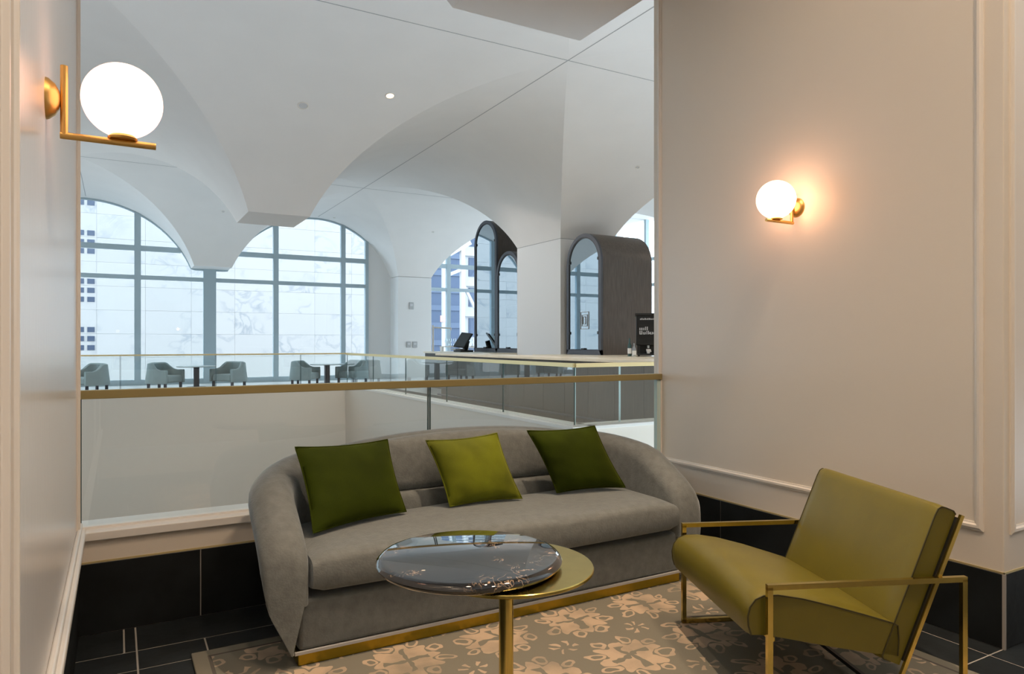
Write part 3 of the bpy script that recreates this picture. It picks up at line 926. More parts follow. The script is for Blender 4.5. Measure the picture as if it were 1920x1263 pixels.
# ------------------------------------------------------------------ throw cushions
def cushion(tl, tr, br, bl, material, label, bulge=0.062, pinch=0.013):
    eye = Vector((0, 0, EYE))
    tl, tr = [tuple(eye + (Vector(p) - eye) * 0.978) for p in (tl, tr)]
    bl, br = [tuple(Vector(p) + Vector((0, -0.008, 0.018))) for p in (bl, br)]
    _cushion(tl, tr, br, bl, material, label, bulge, pinch)
def _cushion(tl, tr, br, bl, material, label, bulge=0.065, pinch=0.03):
    c = (Vector(bl) + Vector(br)) / 2
    t = thing('throw_cushion', tuple(c), label, 'cushion', 'green velvet cushions on the sofa')
    TL, TR, BR, BL = map(Vector, (tl, tr, br, bl))
    nrm = (BR - BL).cross(TL - BL).normalized()
    N_ = 26
    def pt(u, v, s):
        p = BL.lerp(BR, u).lerp(TL.lerp(TR, u), v)
        cu, cv = 2 * u - 1, 2 * v - 1
        # edges pull in between the corners
        ctr = (BL + BR + TL + TR) / 4
        pull_u = pinch * (1 - cu * cu) * abs(cv) ** 3
        pull_v = pinch * (1 - cv * cv) * abs(cu) ** 3
        ev = ((TL + TR) / 2 - (BL + BR) / 2).normalized(); eu = ((BR + TR) / 2 - (BL + TL) / 2).normalized()
        p = p - ev * pull_u * (1 if cv > 0 else -1) - eu * pull_v * (1 if cu > 0 else -1)
        w = max(0.0, (1 - abs(cu) ** 2.6)) ** 0.62 * max(0.0, (1 - abs(cv) ** 2.6)) ** 0.62
        wr = 0.0035 * sin(26 * u + 9 * v * v) * (abs(cv) ** 2) + 0.0035 * sin(24 * v + 7 * u) * abs(cu) ** 2
        return p + nrm * s * (bulge * w + wr * w)
    m = MB()
    for s in (1, -1):
        m.grid([[pt(i / N_, j / N_, s) for i in range(N_ + 1)] for j in range(N_ + 1)])
    m.build('cover', material, t, smooth=True, angle=80)
    # piped edge
    e = MB()
    ring = [(i / N_, 0) for i in range(N_)] + [(1, j / N_) for j in range(N_)] + [(1 - i / N_, 1) for i in range(N_)] + [(0, 1 - j / N_) for j in range(N_)]
    P = [pt(u, v, 0) for u, v in ring]
    rows = []
    for k, p in enumerate(P):
        d = (P[(k + 1) % len(P)] - P[k - 1]).normalized()
        s = d.cross(nrm).normalized()
        rows.append([p + (s * cos(a) + nrm * sin(a)) * 0.004 for a in (0, pi / 2, pi, 3 * pi / 2)])
    rows.append(rows[0])
    e.grid(rows, close_u=True).build('seam', material, t, smooth=True)
    return t
cushion((0.693, 3.190, 0.800), (1.165, 3.305, 0.788), (1.190, 3.12, 0.452), (0.715, 2.955, 0.452), M['velvet'],
        'dark green velvet cushion, largest, at the curved end nearest the left wall')
cushion((1.352, 3.262, 0.775), (1.745, 3.238, 0.790), (1.805, 3.085, 0.452), (1.410, 3.105, 0.452), M['velvet2'],
        'yellow-green shiny velvet cushion, middle one of three on the sofa')
cushion((1.935, 3.245, 0.790), (2.335, 3.175, 0.800), (2.440, 3.04, 0.452), (2.035, 3.11, 0.452), M['velvet'],
        'dark green velvet cushion at the sofa end nearest the armchair')

# ------------------------------------------------------------------ side table
def make_table():
    px, py = 0.944, 1.697
    zt = 0.68
    t = thing('side_table', (px, py, RZ), 'round black marble and brass pedestal table in front of the sofa', 'table')
    R = 0.259
    prof = [(R - 0.026, 0), (R - 0.009, 0.003), (R - 0.002, 0.009), (R, 0.015), (R - 0.003, 0.022), (R - 0.011, 0.028), (R - 0.021, 0.0305)]
    tag(MB().lathe(prof, (0.857, 1.752, zt - 0.0305), 72).build('marble_top', M['marble_black'], t, smooth=True), 'black veined marble disc with rounded rim')
    Rb = 0.2387
    MB().lathe([(Rb - 0.002, 0), (Rb, 0.002), (Rb, 0.008), (Rb - 0.002, 0.010)], (0.950, 1.697, zt - 0.041), 72).build('brass_disc', M['brass'], t, smooth=True)
    MB().tube((px, py, RZ + 0.012), (px, py, zt - 0.040), 0.0203, 32).build('pole', M['brass'], t, smooth=True)
    MB().lathe([(0.18, 0), (0.18, 0.010), (0.177, 0.013)], (px, py, RZ), 56).build('base', M['brass'], t, smooth=True)
make_table()

# ------------------------------------------------------------------ armchair
def make_armchair():
    t = thing('armchair', (1.901, 1.603, RZ), 'olive green leather armchair with thin brass frame facing the sofa', 'armchair')
    rz = math.atan2(-0.39, 0.92)
    Rm = Matrix.Translation((1.901, 1.603, RZ)) @ Matrix.Rotation(rz, 4, 'Z')
    def Q(u, v, z):
        return tuple(Rm @ Vector((u, v, z)))
    Wd, D, Ha, b = 0.796, 0.708, 0.438, 0.018
    up = Rm.to_3x3() @ Vector((0, 1, 0))
    for v, side in ((0.0, 'near'), (Wd, 'far')):
        f = MB()
        f.bar(Q(0, v, 0), Q(0, v, Ha), b, b, up)
        f.bar(Q(D, v, 0), Q(D, v, Ha), b, b, up)
        f.bar(Q(-b / 2, v, Ha - b / 2 + 0.009), Q(D + b / 2, v, Ha - b / 2 + 0.009), b)
        f.bar(Q(-b / 2, v, b / 2), Q(D + b / 2, v, b / 2), b)
        f.build('side_frame', M['brass'], t, weld=False)
    for v in (0.013, Wd - 0.013):
        dv = MB()
        dv.bar(Q(0.445, v, 0.012), Q(0.713, v, 0.655), 0.013, 0.012, up)
        dv.build('back_rail', M['brass'], t)
    cr = MB()
    cr.bar(Q(0.455, 0, 0.03), Q(0.455, Wd, 0.03), 0.014)
    cr.build('stretcher', M['dark'], t)
    cr = MB()
    cr.bar(Q(0.012, 0.0, 0.262), Q(0.012, Wd, 0.262), 0.014)
    cr.build('seat_rail', M['brass'], t)
    # seat cushion: profile swept across the width with a crowned top
    prof = [(-0.058, 0.268), (-0.068, 0.30), (-0.070, 0.335), (-0.062, 0.368), (-0.042, 0.393), (-0.012, 0.405), (0.04, 0.405),
            (0.13, 0.388), (0.25, 0.355), (0.37, 0.318), (0.47, 0.285), (0.488, 0.275), (0.492, 0.22), (0.488, 0.165),
            (0.40, 0.178), (0.25, 0.208), (0.10, 0.242), (0.0, 0.264)]
    v0, v1 = 0.026, Wd - 0.026
    rows = []
    NV = 24
    for k in range(NV + 1):
        w = k / NV
        e = min(w, 1 - w) / 0.045
        rnd = 1.0 if e >= 1 else 0.0 + sqrt(max(0, 1 - (1 - e) ** 2))
        row = []
        cu, cz = 0.21, 0.29
        for i, (u, z) in enumerate(prof):
            top = 3 <= i <= 10
            zz = z + (0.030 * (sin(pi * w) ** 0.7) * (1 - abs((u - 0.18) / 0.32) ** 2 if abs(u - 0.18) < 0.32 else 0) if top else 0)
            sh = 0.975 + 0.025 * rnd
            row.append(Q(cu + (u - cu) * sh, v0 + (v1 - v0) * w, cz + (zz - cz) * (0.95 + 0.05 * rnd)))
        rows.append(row)
    MB().grid(rows, close_u=True, cap=True).build('seat_cushion', M['leather'], t, smooth=True, angle=50)
    bb_ = MB()
    bb_.bar(Q(0.499, Wd / 2, 0.155), Q(0.702, Wd / 2, 0.645), 0.012, Wd - 0.034, up)
    bb_.build('back_board', M['dark'], t)
    # piped seam on both seat sides
    for v in (v0 - 0.0005, v1 + 0.0005):
        pts = [Q(0.21 + (u - 0.21) * 0.975, v, 0.29 + (z - 0.29) * 0.95) for u, z in prof[0:14]]
        s = MB()
        for p, q in zip(pts[:-1], pts[1:]): s.bar(p, q, 0.0045)
        s.build('seam', M['seam'], t, weld=False)
    # back cushion
    d = Vector((0.383, 0.924)); nn = Vector((-0.924, 0.383))
    L, th = 0.575, 0.082
    o2 = Vector((0.497, 0.130)) + nn * 0.012
    rows = []
    NV = 24
    bp = []
    for a, c in ((0.0, 0.0), (0.0, 0.5), (0.0, 0.86), (0.012, 0.97), (0.04, 1.0), (0.2, 1.0), (0.4, 1.0), (0.6, 1.0), (0.8, 1.0), (0.93, 1.0), (0.975, 0.96), (0.995, 0.84), (1.0, 0.6), (1.0, 0.2), (0.985, 0.03), (0.96, 0.0), (0.5, 0.0)):
        bp.append((a, c))
    for k in range(NV + 1):
        w = k / NV
        e = min(w, 1 - w) / 0.05
        rnd = 1.0 if e >= 1 else sqrt(max(0, 1 - (1 - e) ** 2))
        row = []
        for a, c in bp:
            bul = 0.016 * sin(pi * min(1, max(0, a))) * sin(pi * w) ** 0.6 if c > 0.95 else 0
            aa = 0.5 + (a - 0.5) * (0.985 + 0.015 * rnd)
            cc = c * (0.90 + 0.10 * rnd)
            p = o2 + d * (aa * L) + nn * (cc * th + bul)
            row.append(Q(p.x, v0 + (v1 - v0) * w, p.y))
        rows.append(row)
    MB().grid(rows, close_u=True, cap=True).build('back_cushion', M['leather'], t, smooth=True, angle=50)
    for v in (v0 - 0.0005, v1 + 0.0005):
        s = MB()
        pts = []
        for a, c in bp[1:15]:
            p = o2 + d * ((0.5 + (a - 0.5) * 0.985) * L) + nn * (c * 0.9 * th)
            pts.append(Q(p.x, v, p.y))
        for p, q in zip(pts[:-1], pts[1:]): s.bar(p, q, 0.004)
        s.build('seam', M['seam'], t, weld=False)
make_armchair()

# ------------------------------------------------------------------ tub chairs and tables by the windows
def make_tub_chair():
    """faces +x, base on z = 0"""
    t = thing('tub_chair', (0, 0, 0), 'x', 'chair', 'sage tub chairs by the far windows')
    path = []
    hw, R = 0.40, 0.31
    for x in (0.40, 0.30, 0.2, 0.1, 0.0): path.append((x, -hw))
    for k in range(1, 9):
        a = -pi / 2 - (pi / 2) * k / 8
        path.append((R * cos(a), -hw + R + R * sin(a)))
    full = path + [(-R, -hw + R + (2 * (hw - R)) * 0.5)] + [(x, -y) for x, y in path[::-1]]
    rows = []
    n = len(full)
    for k, (x, y) in enumerate(full):
        p0 = full[max(0, k - 1)]; p1 = full[min(n - 1, k + 1)]
        tx, ty = p1[0] - p0[0], p1[1] - p0[1]; l = sqrt(tx * tx + ty * ty)
        ox, oy = ty / l, -tx / l
        s = max(0, min(1, (x + 0.12) / 0.30))
        h = 0.72 - 0.20 * (s * s * (3 - 2 * s))
        lean = 0.10 * (1 - s)
        th = 0.045
        prof = [(-th, 0.16), (-th + lean * 0.6, h - 0.03), (-th * 0.4 + lean, h), (th * 0.4 + lean, h), (th + lean, h - 0.03), (th - 0.02, 0.16)]
        rows.append([(x + ox * o_, y + oy * o_, z) for o_, z in prof])
    MB().grid(rows, close_u=True, cap=True).build('shell', M['chair_far'], t, smooth=True, angle=50)
    MB().box(-0.24, 0.40, -0.35, 0.35, 0.17, 0.37).build('seat', M['chair_far'], t, bevel=0.05, seg=3)
    lm = None
    for x, y in ((0.33, 0.36), (0.33, -0.36), (-0.22, 0.24), (-0.22, -0.24)):
        MB().box(x - 0.028, x + 0.028, y - 0.028, y + 0.028, 0, 0.17).build('leg', M['leg'], t)
    return t

CH = make_tub_chair()
CY = 21.2
spots = [(-0.55, 180 + 28, 'sage tub chair by the left frame edge, seen from its back'),
         (1.05, -35, 'sage tub chair facing right beside first full window table, near thin mullion'),
         (2.85, 180 + 35, 'sage tub chair just beyond the wide dark window post'),
         (4.82, -32, 'sage tub chair facing right at the foot of the middle mullion'),
         (6.42, 180 + 30, 'sage tub chair nearest the white pier, partly behind railing glass')]
first = True
for x, a, lab in spots:
    if first:
        CH.location = (x, CY, 0); CH.rotation_euler = (0, 0, radians(a)); CH['label'] = lab; first = False
    else:
        copy_tree(CH, (x, CY, 0), radians(a), lab)
# further along the window front; the railing glass mirrors these
for x, a, lab in [(-2.25, -30, 'sage tub chair at the windows beyond the left wall, nearest the left-edge table'),
                  (-4.0, 210, 'sage tub chair at the windows beyond the left wall, middle of the three there'),
                  (-5.8, -30, 'sage tub chair at the windows beyond the left wall, farthest from the atrium')]:
    copy_tree(CH, (x, CY, 0), radians(a), lab)

def make_round_table():
    t = thing('round_table', (0, 0, 0), 'x', 'table', 'round tables by the far windows')
    MB().lathe([(0.50, 0), (0.515, 0.008), (0.515, 0.022), (0.50, 0.03)], (0, 0, 0.575), 40).build('top', M['tabletop_far'], t, smooth=True)
    MB().box(-0.07, 0.07, -0.07, 0.07, 0.02, 0.575).build('post', M['leg'], t)
    MB().lathe([(0.26, 0), (0.26, 0.014), (0.25, 0.02)], (0, 0, 0), 32).build('foot', M['leg'], t, smooth=True)
    return t
TB = make_round_table()
TB.location = (1.94, CY + 0.25, 0); TB['label'] = 'round pale table between two tub chairs by the wide window post'
copy_tree(TB, (5.62, CY + 0.25, 0), 0, 'round pale table between two tub chairs close to the white pier')
copy_tree(TB, (-1.4, CY + 0.25, 0), 0, 'round pale table at the left frame edge behind a tub chair')
copy_tree(TB, (-4.9, CY + 0.25, 0), 0, 'round pale table at the windows beyond the left wall')

# ------------------------------------------------------------------ bar
BX, BZ = 5.72, 1.04
bar = thing('bar_counter', (BX + 0.4, 9.5, 0), 'long bar counter with dark oak front and cream stone top', 'bar')
ys = [6.2, 8.0, 9.8, 11.6, 13.3]
for a, b in zip(ys[:-1], ys[1:]):
    MB().box(BX, BX + 0.72, a + 0.001, b - 0.001, BZ - 0.04, BZ).build('top_slab', M['stone'], bar, bevel=0.004, seg=1)
yy = 6.25
pan = None
while yy < 13.1:
    o = MB().box(BX + 0.09, BX + 0.115, yy + 0.003, min(yy + 0.6, 13.2) - 0.003, 0.1, BZ - 0.04).build('front_panel', M['panel'], bar)
    yy += 0.6
MB().box(BX + 0.115, BX + 0.68, 6.25, 13.2, 0.0, BZ - 0.04).build('carcass', M['panel'], bar)
MB().tube((BX + 0.02, 6.3, 0.2), (BX + 0.02, 13.2, 0.2), 0.018, 12).build('foot_rail', M['bronze'], bar, smooth=True)
for y in (6.6, 8.6, 10.6, 12.6):
    MB().bar((BX + 0.02, y, 0.2), (BX + 0.1, y, 0.2), 0.02).build('rail_bracket', M['bronze'], bar)
BBZ = 1.012
def back_counter(y0, y1, label):
    t = thing('back_counter', (8.7, (y0 + y1) / 2, 0), label, 'counter')
    MB().box(7.6, 9.9, y0, y1, BBZ - 0.05, BBZ).build('top_slab', M['stone'], t, bevel=0.004, seg=1)
    n_ = int((y1 - y0) / 0.6)
    for k in range(n_):
        a = y0 + 0.03 + (y1 - y0 - 0.06) * k / n_; b = y0 + 0.03 + (y1 - y0 - 0.06) * (k + 1) / n_
        MB().box(7.65, 7.67, a + 0.002, b - 0.002, 0.08, BBZ - 0.05).build('door', M['panel'], t)
    MB().box(7.67, 9.85, y0 + 0.03, y1 - 0.03, 0.0, BBZ - 0.05).build('carcass', M['panel'], t)
back_counter(8.3, 12.53, 'cream topped back counter under the arched cabinet, right of the white column')
back_counter(14.45, 18.55, 'cream topped back counter with terminal and glasses, left of the white column')

# arched cabinets
def arched_cabinet(y0, y1, ztop, x0, x1, label, nested_squares=False):
    r = (y1 - y0) / 2; yc = (y0 + y1) / 2; zs = ztop - r
    t = thing('arched_cabinet', ((x0 + x1) / 2, yc, BBZ), label, 'cabinet', 'arched bar cabinets')
    def arch(rr, zb, n_=24):
        return [(yc - rr, zb)] + [(yc - rr * cos(pi * k / n_), zs + rr * sin(pi * k / n_)) for k in range(n_ + 1)] + [(yc + rr, zb)]
    def band(ro, ri, zo, zi, xa, xb):
        A, B = arch(ro, zo), arch(ri, zi)
        rows = []
        for (ya, za), (yb, zb_) in zip(A, B):
            rows.append([(xa, ya, za), (xa, yb, zb_), (xb, yb, zb_), (xb, ya, za)])
        return MB().grid(rows, close_u=True, cap=True)
    band(r, r - 0.03, BBZ, BBZ, x0 + 0.05, x1).build('shell', M['wood'], t, smooth=True)
    MB().prism(arch(r - 0.03, BBZ), 'x', x1 - 0.03, x1).build('rear_panel', M['wood'], t)
    f = band(r, r - 0.075, BBZ, BBZ + 0.1, x0, x0 + 0.055).build('frame', M['bronze'], t, smooth=True)
    MB().box(x0, x0 + 0.055, yc - r, yc + r, BBZ, BBZ + 0.1).build('bottom_rail', M['bronze'], t)
    band(r - 0.075, r - 0.10, BBZ + 0.1, BBZ + 0.125, x0 + 0.008, x0 + 0.04).build('door_frame', M['dark'], t, smooth=True)
    p = MB().prism(arch(r - 0.095, BBZ + 0.11), 'x', x0 + 0.02, x0 + 0.026).build('glass_door', M['mirror_glass'], t)
    for z in (BBZ + 0.45, zs + 0.05):
        for sg in (-1, 1):
            MB().box(x0 - 0.004, x0 + 0.03, yc + sg * (r - 0.10) - 0.02, yc + sg * (r - 0.10) + 0.02, z - 0.03, z + 0.03).build('hinge', M['dark'], p)
    MB().box(x0 - 0.02, x0 + 0.02, yc - 0.05, yc + 0.05, BBZ + 0.105, BBZ + 0.135).build('latch', M['dark'], p)
    for z in (BBZ + 0.62, BBZ + 1.18):
        MB().box(x0 + 0.2, x1 - 0.05, yc - r + 0.035, yc + r - 0.035, z, z + 0.025).build('shelf', M['wood'], t)
    if nested_squares:
        em = MB()  # three nested rectangle outlines on the glass door
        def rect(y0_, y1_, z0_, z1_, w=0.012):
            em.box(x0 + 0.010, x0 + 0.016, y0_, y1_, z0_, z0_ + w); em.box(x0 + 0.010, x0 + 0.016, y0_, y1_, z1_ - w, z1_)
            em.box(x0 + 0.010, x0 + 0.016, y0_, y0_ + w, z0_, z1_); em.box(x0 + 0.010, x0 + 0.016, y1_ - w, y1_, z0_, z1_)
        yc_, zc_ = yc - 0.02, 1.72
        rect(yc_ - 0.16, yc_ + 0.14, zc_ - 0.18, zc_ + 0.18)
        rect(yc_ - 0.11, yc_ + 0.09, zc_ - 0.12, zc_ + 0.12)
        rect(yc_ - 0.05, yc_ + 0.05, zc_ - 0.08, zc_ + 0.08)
        em.build('nested_squares', M['plastic'], p, weld=False)
    return t
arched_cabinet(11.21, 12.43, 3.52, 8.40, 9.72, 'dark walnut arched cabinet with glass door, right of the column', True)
arched_cabinet(14.45, 15.62, 3.52, 8.40, 9.72, 'shorter arched glass cabinet directly left of the white column')
arched_cabinet(15.62, 16.88, 4.46, 8.40, 9.72, 'tallest arched glass cabinet, beside the sales terminal')

# sales terminal
def make_terminal():
    x, y = 8.0, 16.72
    t = thing('sales_terminal', (x, y, BBZ), 'black touch screen sales terminal on the back counter end', 'terminal')
    MB().box(x - 0.2, x + 0.18, y - 0.24, y + 0.2, BBZ, BBZ + 0.05).build('base', M['black'], t, bevel=0.01)
    MB().bar((x + 0.05, y, BBZ + 0.04), (x + 0.12, y, BBZ + 0.3), 0.12, 0.06, up=(0, 1, 0)).build('stand', M['black'], t)
    a = Vector((x - 0.16, y - 0.05, BBZ + 0.12)); b = Vector((x + 0.12, y + 0.0, BBZ + 0.50))
    MB().bar(a, b, 0.42, 0.04, up=(-0.8, -0.3, 0.55)).build('monitor', M['black'], t, bevel=0.008)
    n_ = Vector((-0.8, -0.3, 0.55)); d = (b - a).normalized(); n_ = (n_ - d * n_.dot(d)).normalized()
    MB().bar(a + d * 0.03 + n_ * 0.021, b - d * 0.03 + n_ * 0.021, 0.37, 0.004, up=n_).build('screen', M['screen'], t)
    MB().box(x - 0.30, x - 0.04, y - 0.16, y + 0.14, BBZ + 0.05, BBZ + 0.09).build('keypad_tray', M['plastic'], t, bevel=0.008)
make_terminal()

# stemware
def make_glass():
    t = thing('wine_glass', (0, 0, 0), 'clear stemmed wine glass standing in rows left of the terminal', 'glass', 'wine glasses on the back counter end')
    bowl = [(0.006, 0.10), (0.03, 0.115), (0.043, 0.15), (0.041, 0.19), (0.036, 0.225)]
    MB().grid([[(r * cos(2 * pi * k / 16), r * sin(2 * pi * k / 16), z) for k in range(16)] for r, z in bowl], close_u=True).build('bowl', M['clear'], t, smooth=True)
    MB().lathe([(0.036, 0), (0.034, 0.004), (0.006, 0.012), (0.005, 0.10)], (0, 0, 0), 16).build('stem', M['white'], t, smooth=True)
    return t
rack = thing('glass_riser', (8.2, 18.15, BBZ), 'low pale riser shelf holding the rear row of wine glasses', 'shelf')
MB().box(8.0, 9.3, 18.1, 18.3, BBZ + 0.12, BBZ + 0.14).build('board', M['white'], rack)
for x in (8.03, 9.25):
    MB().box(x - 0.02, x + 0.02, 18.12, 18.28, BBZ, BBZ + 0.12).build('foot', M['white'], rack)
G = make_glass()
k = 0
for i in range(7):
    for (y, z) in ((17.75, BBZ), (18.2, BBZ + 0.14)):
        x = 8.08 + i * 0.14 + (0.07 if z > BBZ + 0.1 else 0)
        nth = ('first', 'second', 'third', 'fourth', 'fifth', 'sixth', 'seventh')[i]
        lab = 'clear wine glass, %s from the tap post, %s' % (nth, 'rear row on the riser' if z > BBZ + 0.1 else 'front row')
        if k == 0: G.location = (x, y, z); G['label'] = lab
        else: copy_tree(G, (x, y, z), 0, lab)
        k += 1
tp = thing('tap_stand', (7.8, 18.3, BBZ), 'white slender tap post with sideways arm above wine glasses', 'tap')
MB().tube((7.8, 18.3, BBZ), (7.8, 18.3, BBZ + 0.74), 0.028, 14).build('post', M['white'], tp, smooth=True)
MB().tube((7.78, 18.3, BBZ + 0.68), (8.36, 18.3, BBZ + 0.66), 0.02, 12).build('arm', M['white'], tp, smooth=True)
MB().tube((8.36, 18.3, BBZ + 0.68), (8.36, 18.3, BBZ + 0.60), 0.016, 12).build('spout', M['white'], tp, smooth=True)

# coffee machine at the near end of the back counter, partly behind the wall
def make_machine():
    mx, my, rz = 8.70, 9.82, radians(-40)
    t = thing('coffee_machine', (mx, my, BBZ), 'black coffee machine with white lettering at the wall edge', 'coffee machine', None, rz)
    R4 = Matrix.Translation((mx, my, BBZ)) @ Matrix.Rotation(rz, 4, 'Z')
    def L(mb):
        mb.v = [tuple(R4 @ Vector(p)) for p in mb.v]; return mb
    x0, x1, y0, y1 = -0.425, 0.425, -0.25, 0.25
    b = L(MB().box(x0, x1, y0, y1, 0.20, 0.76)).build('body', M['black'], t, bevel=0.015)
    L(MB().box(x0 - 0.02, x1 + 0.02, y0 - 0.02, y1, 0.74, 0.785)).build('cup_tray', M['dark'], t, bevel=0.006)
    L(MB().box(x0 + 0.02, x1 - 0.02, y0 - 0.10, y1 - 0.1, 0.02, 0.05)).build('drip_tray', M['dark'], t, bevel=0.006)
    L(MB().box(x0 + 0.02, x1 - 0.02, y0 + 0.2, y1 - 0.02, 0.05, 0.20)).build('rear_panel', M['black'], t)
    for x in (x0 + 0.05, x1 - 0.05):
        for y in (y0 + 0.0, y1 - 0.05):
            L(MB().box(x - 0.02, x + 0.02, y - 0.02, y + 0.02, 0, 0.20)).build('leg', M['dark'], t)
    for x in (x0 + 0.22, x0 + 0.44):
        L(MB().tube((x, y0 + 0.06, 0.22), (x, y0 + 0.06, 0.15), 0.02, 12)).build('spout', M['steel'], t, smooth=True)
    # illegible white lettering: one thin line above, two lines of script below
    pr = MB(); rnd = random.Random(3)
    x = x0 + 0.07
    while x < x1 - 0.1:
        w = rnd.uniform(0.012, 0.03); pr.box(x, x + w, y0 - 0.004, y0, 0.665, 0.665 + rnd.choice((0.022, 0.03))); x += w + 0.008
    for z, xe in ((0.475, x0 + 0.20), (0.40, x1 - 0.08)):
        x = x0 + 0.06
        while x < xe:
            w = rnd.uniform(0.014, 0.022); h = rnd.choice((0.045, 0.045, 0.065))
            pr.box(x, x + w, y0 - 0.004, y0, z, z + h)
            if rnd.random() < 0.6: pr.box(x, x + w + 0.02, y0 - 0.004, y0, z + rnd.choice((0, 0.032)), z + 0.012 + rnd.choice((0.0, 0.03)))
            x += w + 0.014
    tag(L(pr).build('lettering', M['print'], b, weld=False), kind='stuff')
    for i, (x, lab) in enumerate(((x0 + 0.22, 'small pale cup under the coffee machine spout nearer the bottles'), (x0 + 0.44, 'small pale cup under the coffee machine spout nearer the wall edge'))):
        p = R4 @ Vector((x, y0 + 0.06 - 0.08, 0.054))
        c = thing('cup', tuple(p), lab, 'cup', 'cups under the coffee machine')
        MB().lathe([(0.025, 0), (0.04, 0.06), (0.04, 0.08), (0.036, 0.08), (0.03, 0.02)], tuple(p), 18).build('bowl', M['white'], c, smooth=True)
        MB().bar((p.x + 0.035, p.y, p.z + 0.04), (p.x + 0.06, p.y, p.z + 0.05), 0.012, 0.04).build('handle', M['white'], c)
make_machine()
for i, (x, y, h, lab) in enumerate([(8.02, 9.72, 0.24, 'clear bottle with pale label standing beside the coffee machine'),
                                    (8.16, 10.02, 0.33, 'taller dark bottle behind the labelled one by coffee machine')]):
    t = thing('bottle', (x, y, BBZ), lab, 'bottle')
    MB().lathe([(0.035, 0), (0.036, h * 0.6), (0.014, h * 0.78), (0.013, h)], (x, y, BBZ), 18).build('body', M['clear'] if i == 0 else M['edge'], t, smooth=True)
    MB().lathe([(0.0365, h * 0.15), (0.0365, h * 0.45)], (x, y, BBZ), 18).build('label', M['white'], t, smooth=True)

# wall controls on the white pier by the window
def control(name, x, z, w, h, label):
    t = thing(name, (x, 22.54, z), label, 'wall control')
    MB().box(x - w / 2, x + w / 2, 22.512, 22.54, z - h / 2, z + h / 2).build('case', M['plastic'], t, bevel=0.008)
    MB().box(x - w * 0.3, x + w * 0.3, 22.506, 22.513, z - h * 0.05, z + h * 0.3).build('face', M['cover'], t)
control('thermostat', 8.80, 2.52, 0.16, 0.24, 'grey thermostat box high on the white pier')
control('light_switch', 8.70, 1.19, 0.15, 0.2, 'grey wall switch on white pier, the one nearer the windows')
control('light_switch', 8.93, 1.19, 0.17, 0.21, 'grey wall switch on white pier, the one nearer the bar')

# ------------------------------------------------------------------ ceiling fittings
def vault_frame(x, y):
    e = 0.01
    z = vault_z(x, y)
    n = Vector((-(vault_z(x + e, y) - vault_z(x - e, y)) / (2 * e), -(vault_z(x, y + e) - vault_z(x, y - e)) / (2 * e), 1)).normalized()
    return Vector((x, y, z)), -n
def downlight(x, y, r, lit, name, label, cat, power=0.0, group=None, cone=110, colr=(1, 0.86, 0.68), soft=None, aim=None):
    p, n = vault_frame(x, y)
    t = thing(name, tuple(p), label, cat, group)
    u = n.orthogonal().normalized(); v = n.cross(u)
    def disc(prof):
        return [[p + u * rr * cos(2 * pi * k / 24) + v * rr * sin(2 * pi * k / 24) + n * d for k in range(24)] for rr, d in prof]
    MB().grid(disc([(r, -0.01), (r, 0.008), (r * 0.82, 0.012), (r * 0.74, -0.005)]), close_u=True).build('ring', M['trim'], t, smooth=True)
    m = MB(); rows = disc([(r * 0.76, 0.002), (r * 0.3, 0.0025), (0.002, 0.003)])
    m.grid(rows, close_u=True).build('lens', M['bulb'] if lit else M['cover'], t, smooth=True)
    if power:
        l = bpy.data.lights.new('lamp', 'SPOT'); l.energy = power; l.spot_size = radians(cone); l.spot_blend = 0.6; l.color = colr
        l.shadow_soft_size = r * 0.6 if soft is None else soft
        o = bpy.data.objects.new('lamp', l); COL.objects.link(o)
        o.location = p + n * 0.03
        if aim: o.rotation_euler = (Vector(aim) - o.location).to_track_quat('-Z', 'Y').to_euler()
        o.parent = t; o.matrix_parent_inverse = ROOTM[t].inverted()
    return t
downlight(3.70, 10.38, 0.075, True, 'downlight', 'round recessed downlight glowing on the nearest vault', 'downlight', 330)

downlight(2.49, 10.92, 0.085, False, 'ceiling_plate', 'round unlit cover plate on nearest vault beside glowing downlight', 'ceiling fitting')
for x, y, lab in ((9.2, 11.05, 'small sprinkler cap on the vault above the column and cabinet'),
                  (2.55, 20.7, 'small sprinkler cap on the hanging vault foot at the windows'),
                  (6.2, 22.75, 'small sprinkler cap in the bright vault band over the window'),
                  (8.91, 20.9, 'small sprinkler cap on the vault above the white pier')):
    downlight(x, y, 0.045, False, 'sprinkler_cap', lab, 'sprinkler', group='sprinkler caps on the vault')
# unseen lamps: the table one follows the rug shadow, the rest are added fill
DL = [(1.62, 2.02, 480, 50, 'above the marble table and rug'), (0.55, 1.2, 190, 95, 'above the floor near the left wall, added unseen fill'),
      (2.6, 0.9, 320, 115, 'above the armchair by the right wall, added unseen fill'), (1.6, -0.8, 320, 120, 'above the tiled floor facing the sofa, added unseen fill')]
for x, y, pw, cone, where in DL:
    downlight(x, y, 0.055, True, 'downlight', 'added unseen fill downlight in the vault ' + where, 'downlight', pw, 'downlights over the seating bay', cone, (1, 0.72, 0.48), None if cone < 60 else 0.16)
for x, y, where in ((-0.8, 15.5, 'over the far floor left of the hanging foot'), (12.3, 8.4, 'beyond the coffee machine'), (12.3, 16.5, 'beyond the arched cabinets'),
                    (-7.3, 8.4, 'over the atrium well far left'), (-7.3, 18, 'over the far left window tables'), (7.6, 6.5, 'over the near end of the bar')):
    downlight(x, y, 0.075, True, 'downlight', 'added unseen fill downlight in the vault ' + where, 'downlight', 190, 'added fill downlights over the hall', 130, (1, 0.78, 0.58))  # hall lamps added out of view to lift vault and floor
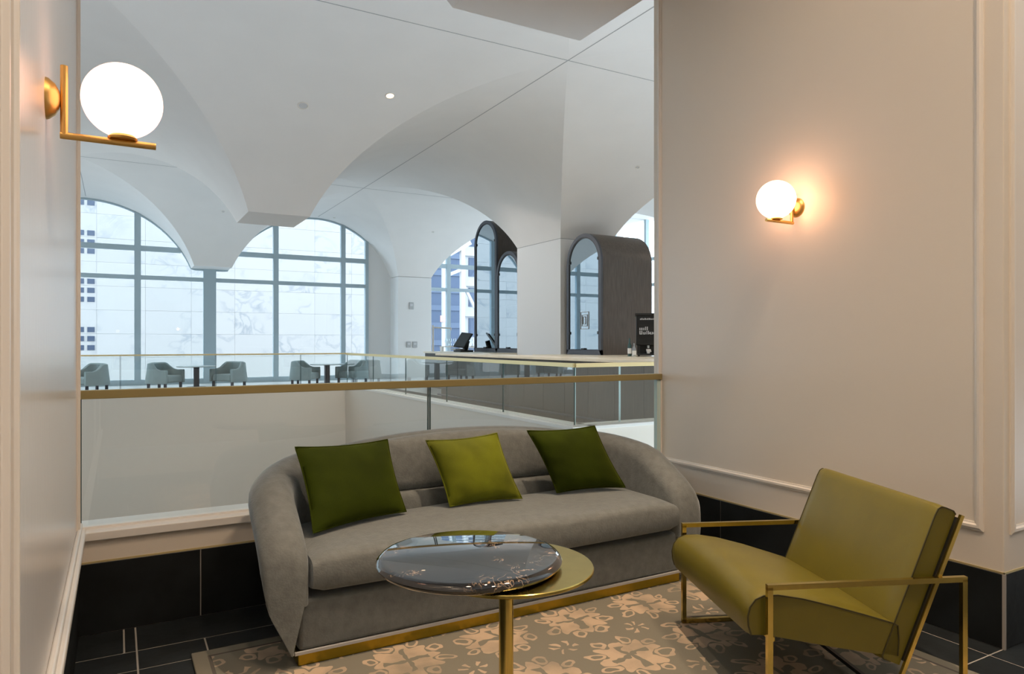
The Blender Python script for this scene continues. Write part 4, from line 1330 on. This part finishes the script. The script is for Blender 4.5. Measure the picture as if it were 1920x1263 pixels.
downlight(3.2, 16.4, 0.075, True, 'downlight', 'added hidden downlight in the vault turned to brighten the white column', 'downlight', 420, None, 44, (1, 0.88, 0.78), None, (8.33, 13.2, 2.2))  # added behind the hanging vault foot to brighten the column

# ------------------------------------------------------------------ outside
struct('ground_street', MB().box(-80, 120, YW + 1.0, 160, -9.3, -9.0), M['street'])
FY = 45.0
fac = thing('marble_building', (2, FY, -9), 'white marble clad building with small square windows across the street', 'building')
slab = None
SWD, SHT = 2.4, 1.335
xs0, zs0 = -22.6, -3.6
MB().box(xs0, 18.4, FY + 0.1, FY + 14, -9, 13.0).build('core', M['white_out'], fac)
MB().box(xs0, 18.4, FY, FY + 0.1, -9, zs0).build('base_course', M['marble_white'], fac)
nx, nz = 17, 12
for i in range(nx):
    for j in range(nz):
        x, z = xs0 + SWD * (i + 0.5), zs0 + SHT * (j + 0.5)
        if slab is None:
            me = MB().box(-SWD / 2 + 0.004, SWD / 2 - 0.004, 0, 0.1, -SHT / 2 + 0.004, SHT / 2 - 0.004).build('marble_slab', M['marble_white'], fac)
            slab = me
            me.location = (x, FY, z)
            me.matrix_parent_inverse = ROOTM[fac].inverted()
        else:
            c = slab.copy(); COL.objects.link(c)
            c.location = (x, FY + random.uniform(-0.006, 0.006), z)
wproto = None
for x in (-2.42, -1.77, -1.265):
    for g in range(4):
        for r_ in range(3):
            z = 0.97 + 2.67 * g + 0.5 * r_
            if wproto is None:
                wproto = MB().box(-0.175, 0.175, -0.02, 0.0, -0.14, 0.14).build('window', M['facade_win'], fac)
                wproto.location = (x, FY - 0.008, z)
            else:
                c = wproto.copy(); COL.objects.link(c); c.location = (x, FY - 0.008, z)

tw = thing('street_tower', (22, 55, -9), 'blue glass office tower seen through the window beside the cabinets', 'building')
MB().box(19.2, 26.1, 55, 58.5, -9, 60).build('curtain_wall', M['tower'], tw)
for k in range(28):
    z = -8 + k * 1.5
    MB().box(19.15, 26.15, 54.9, 55.0, z, z + 0.45).build('spandrel', M['tower_line'], tw)
wb = thing('street_building', (34, 60, -9), 'white building with blue windows right of the blue tower', 'building')
MB().box(28.9, 48, 60.3, 72, -9, 40).build('wall', M['white_out'], wb)
for k in range(9):
    z = -4.0 + k * 2.9
    for c in range(4):
        MB().box(29.4 + c * 1.9, 30.6 + c * 1.9, 60.2, 60.32, z, z + 1.8).build('window', M['tower'], wb)
    MB().box(28.85, 48, 60.0, 60.3, z + 1.95, z + 2.5).build('sill_band', M['white_out'], wb)
fr = thing('steel_canopy', (13.5, 30, -9), 'white steel frame standing outside the window beside the cabinets', 'canopy')
for x, zt in ((13.36, 5.3), (14.30, 5.7)):
    MB().box(x - 0.1, x + 0.1, 29.9, 30.1, -9, zt).build('post', M['white_out'], fr)
MB().bar((13.3, 30, 5.25), (14.7, 30, 6.05), 0.22).build('beam', M['white_out'], fr)
MB().bar((14.25, 30, 4.2), (15.3, 30, 2.3), 0.12).build('strut', M['white_out'], fr)
MB().bar((13.36, 30, 4.35), (14.3, 30, 4.75), 0.14).build('brace', M['white_out'], fr)
sg = thing('street_sign', (13.1, 29.6, -9), 'small coral coloured sign on a pole outside the window', 'sign')
MB().tube((13.1, 29.6, -9), (13.1, 29.6, 2.2), 0.05, 10).build('pole', M['white_out'], sg, smooth=True)
MB().box(12.95, 13.32, 29.5, 29.56, 2.2, 2.5).build('board', M['red_sign'], sg, bevel=0.02)
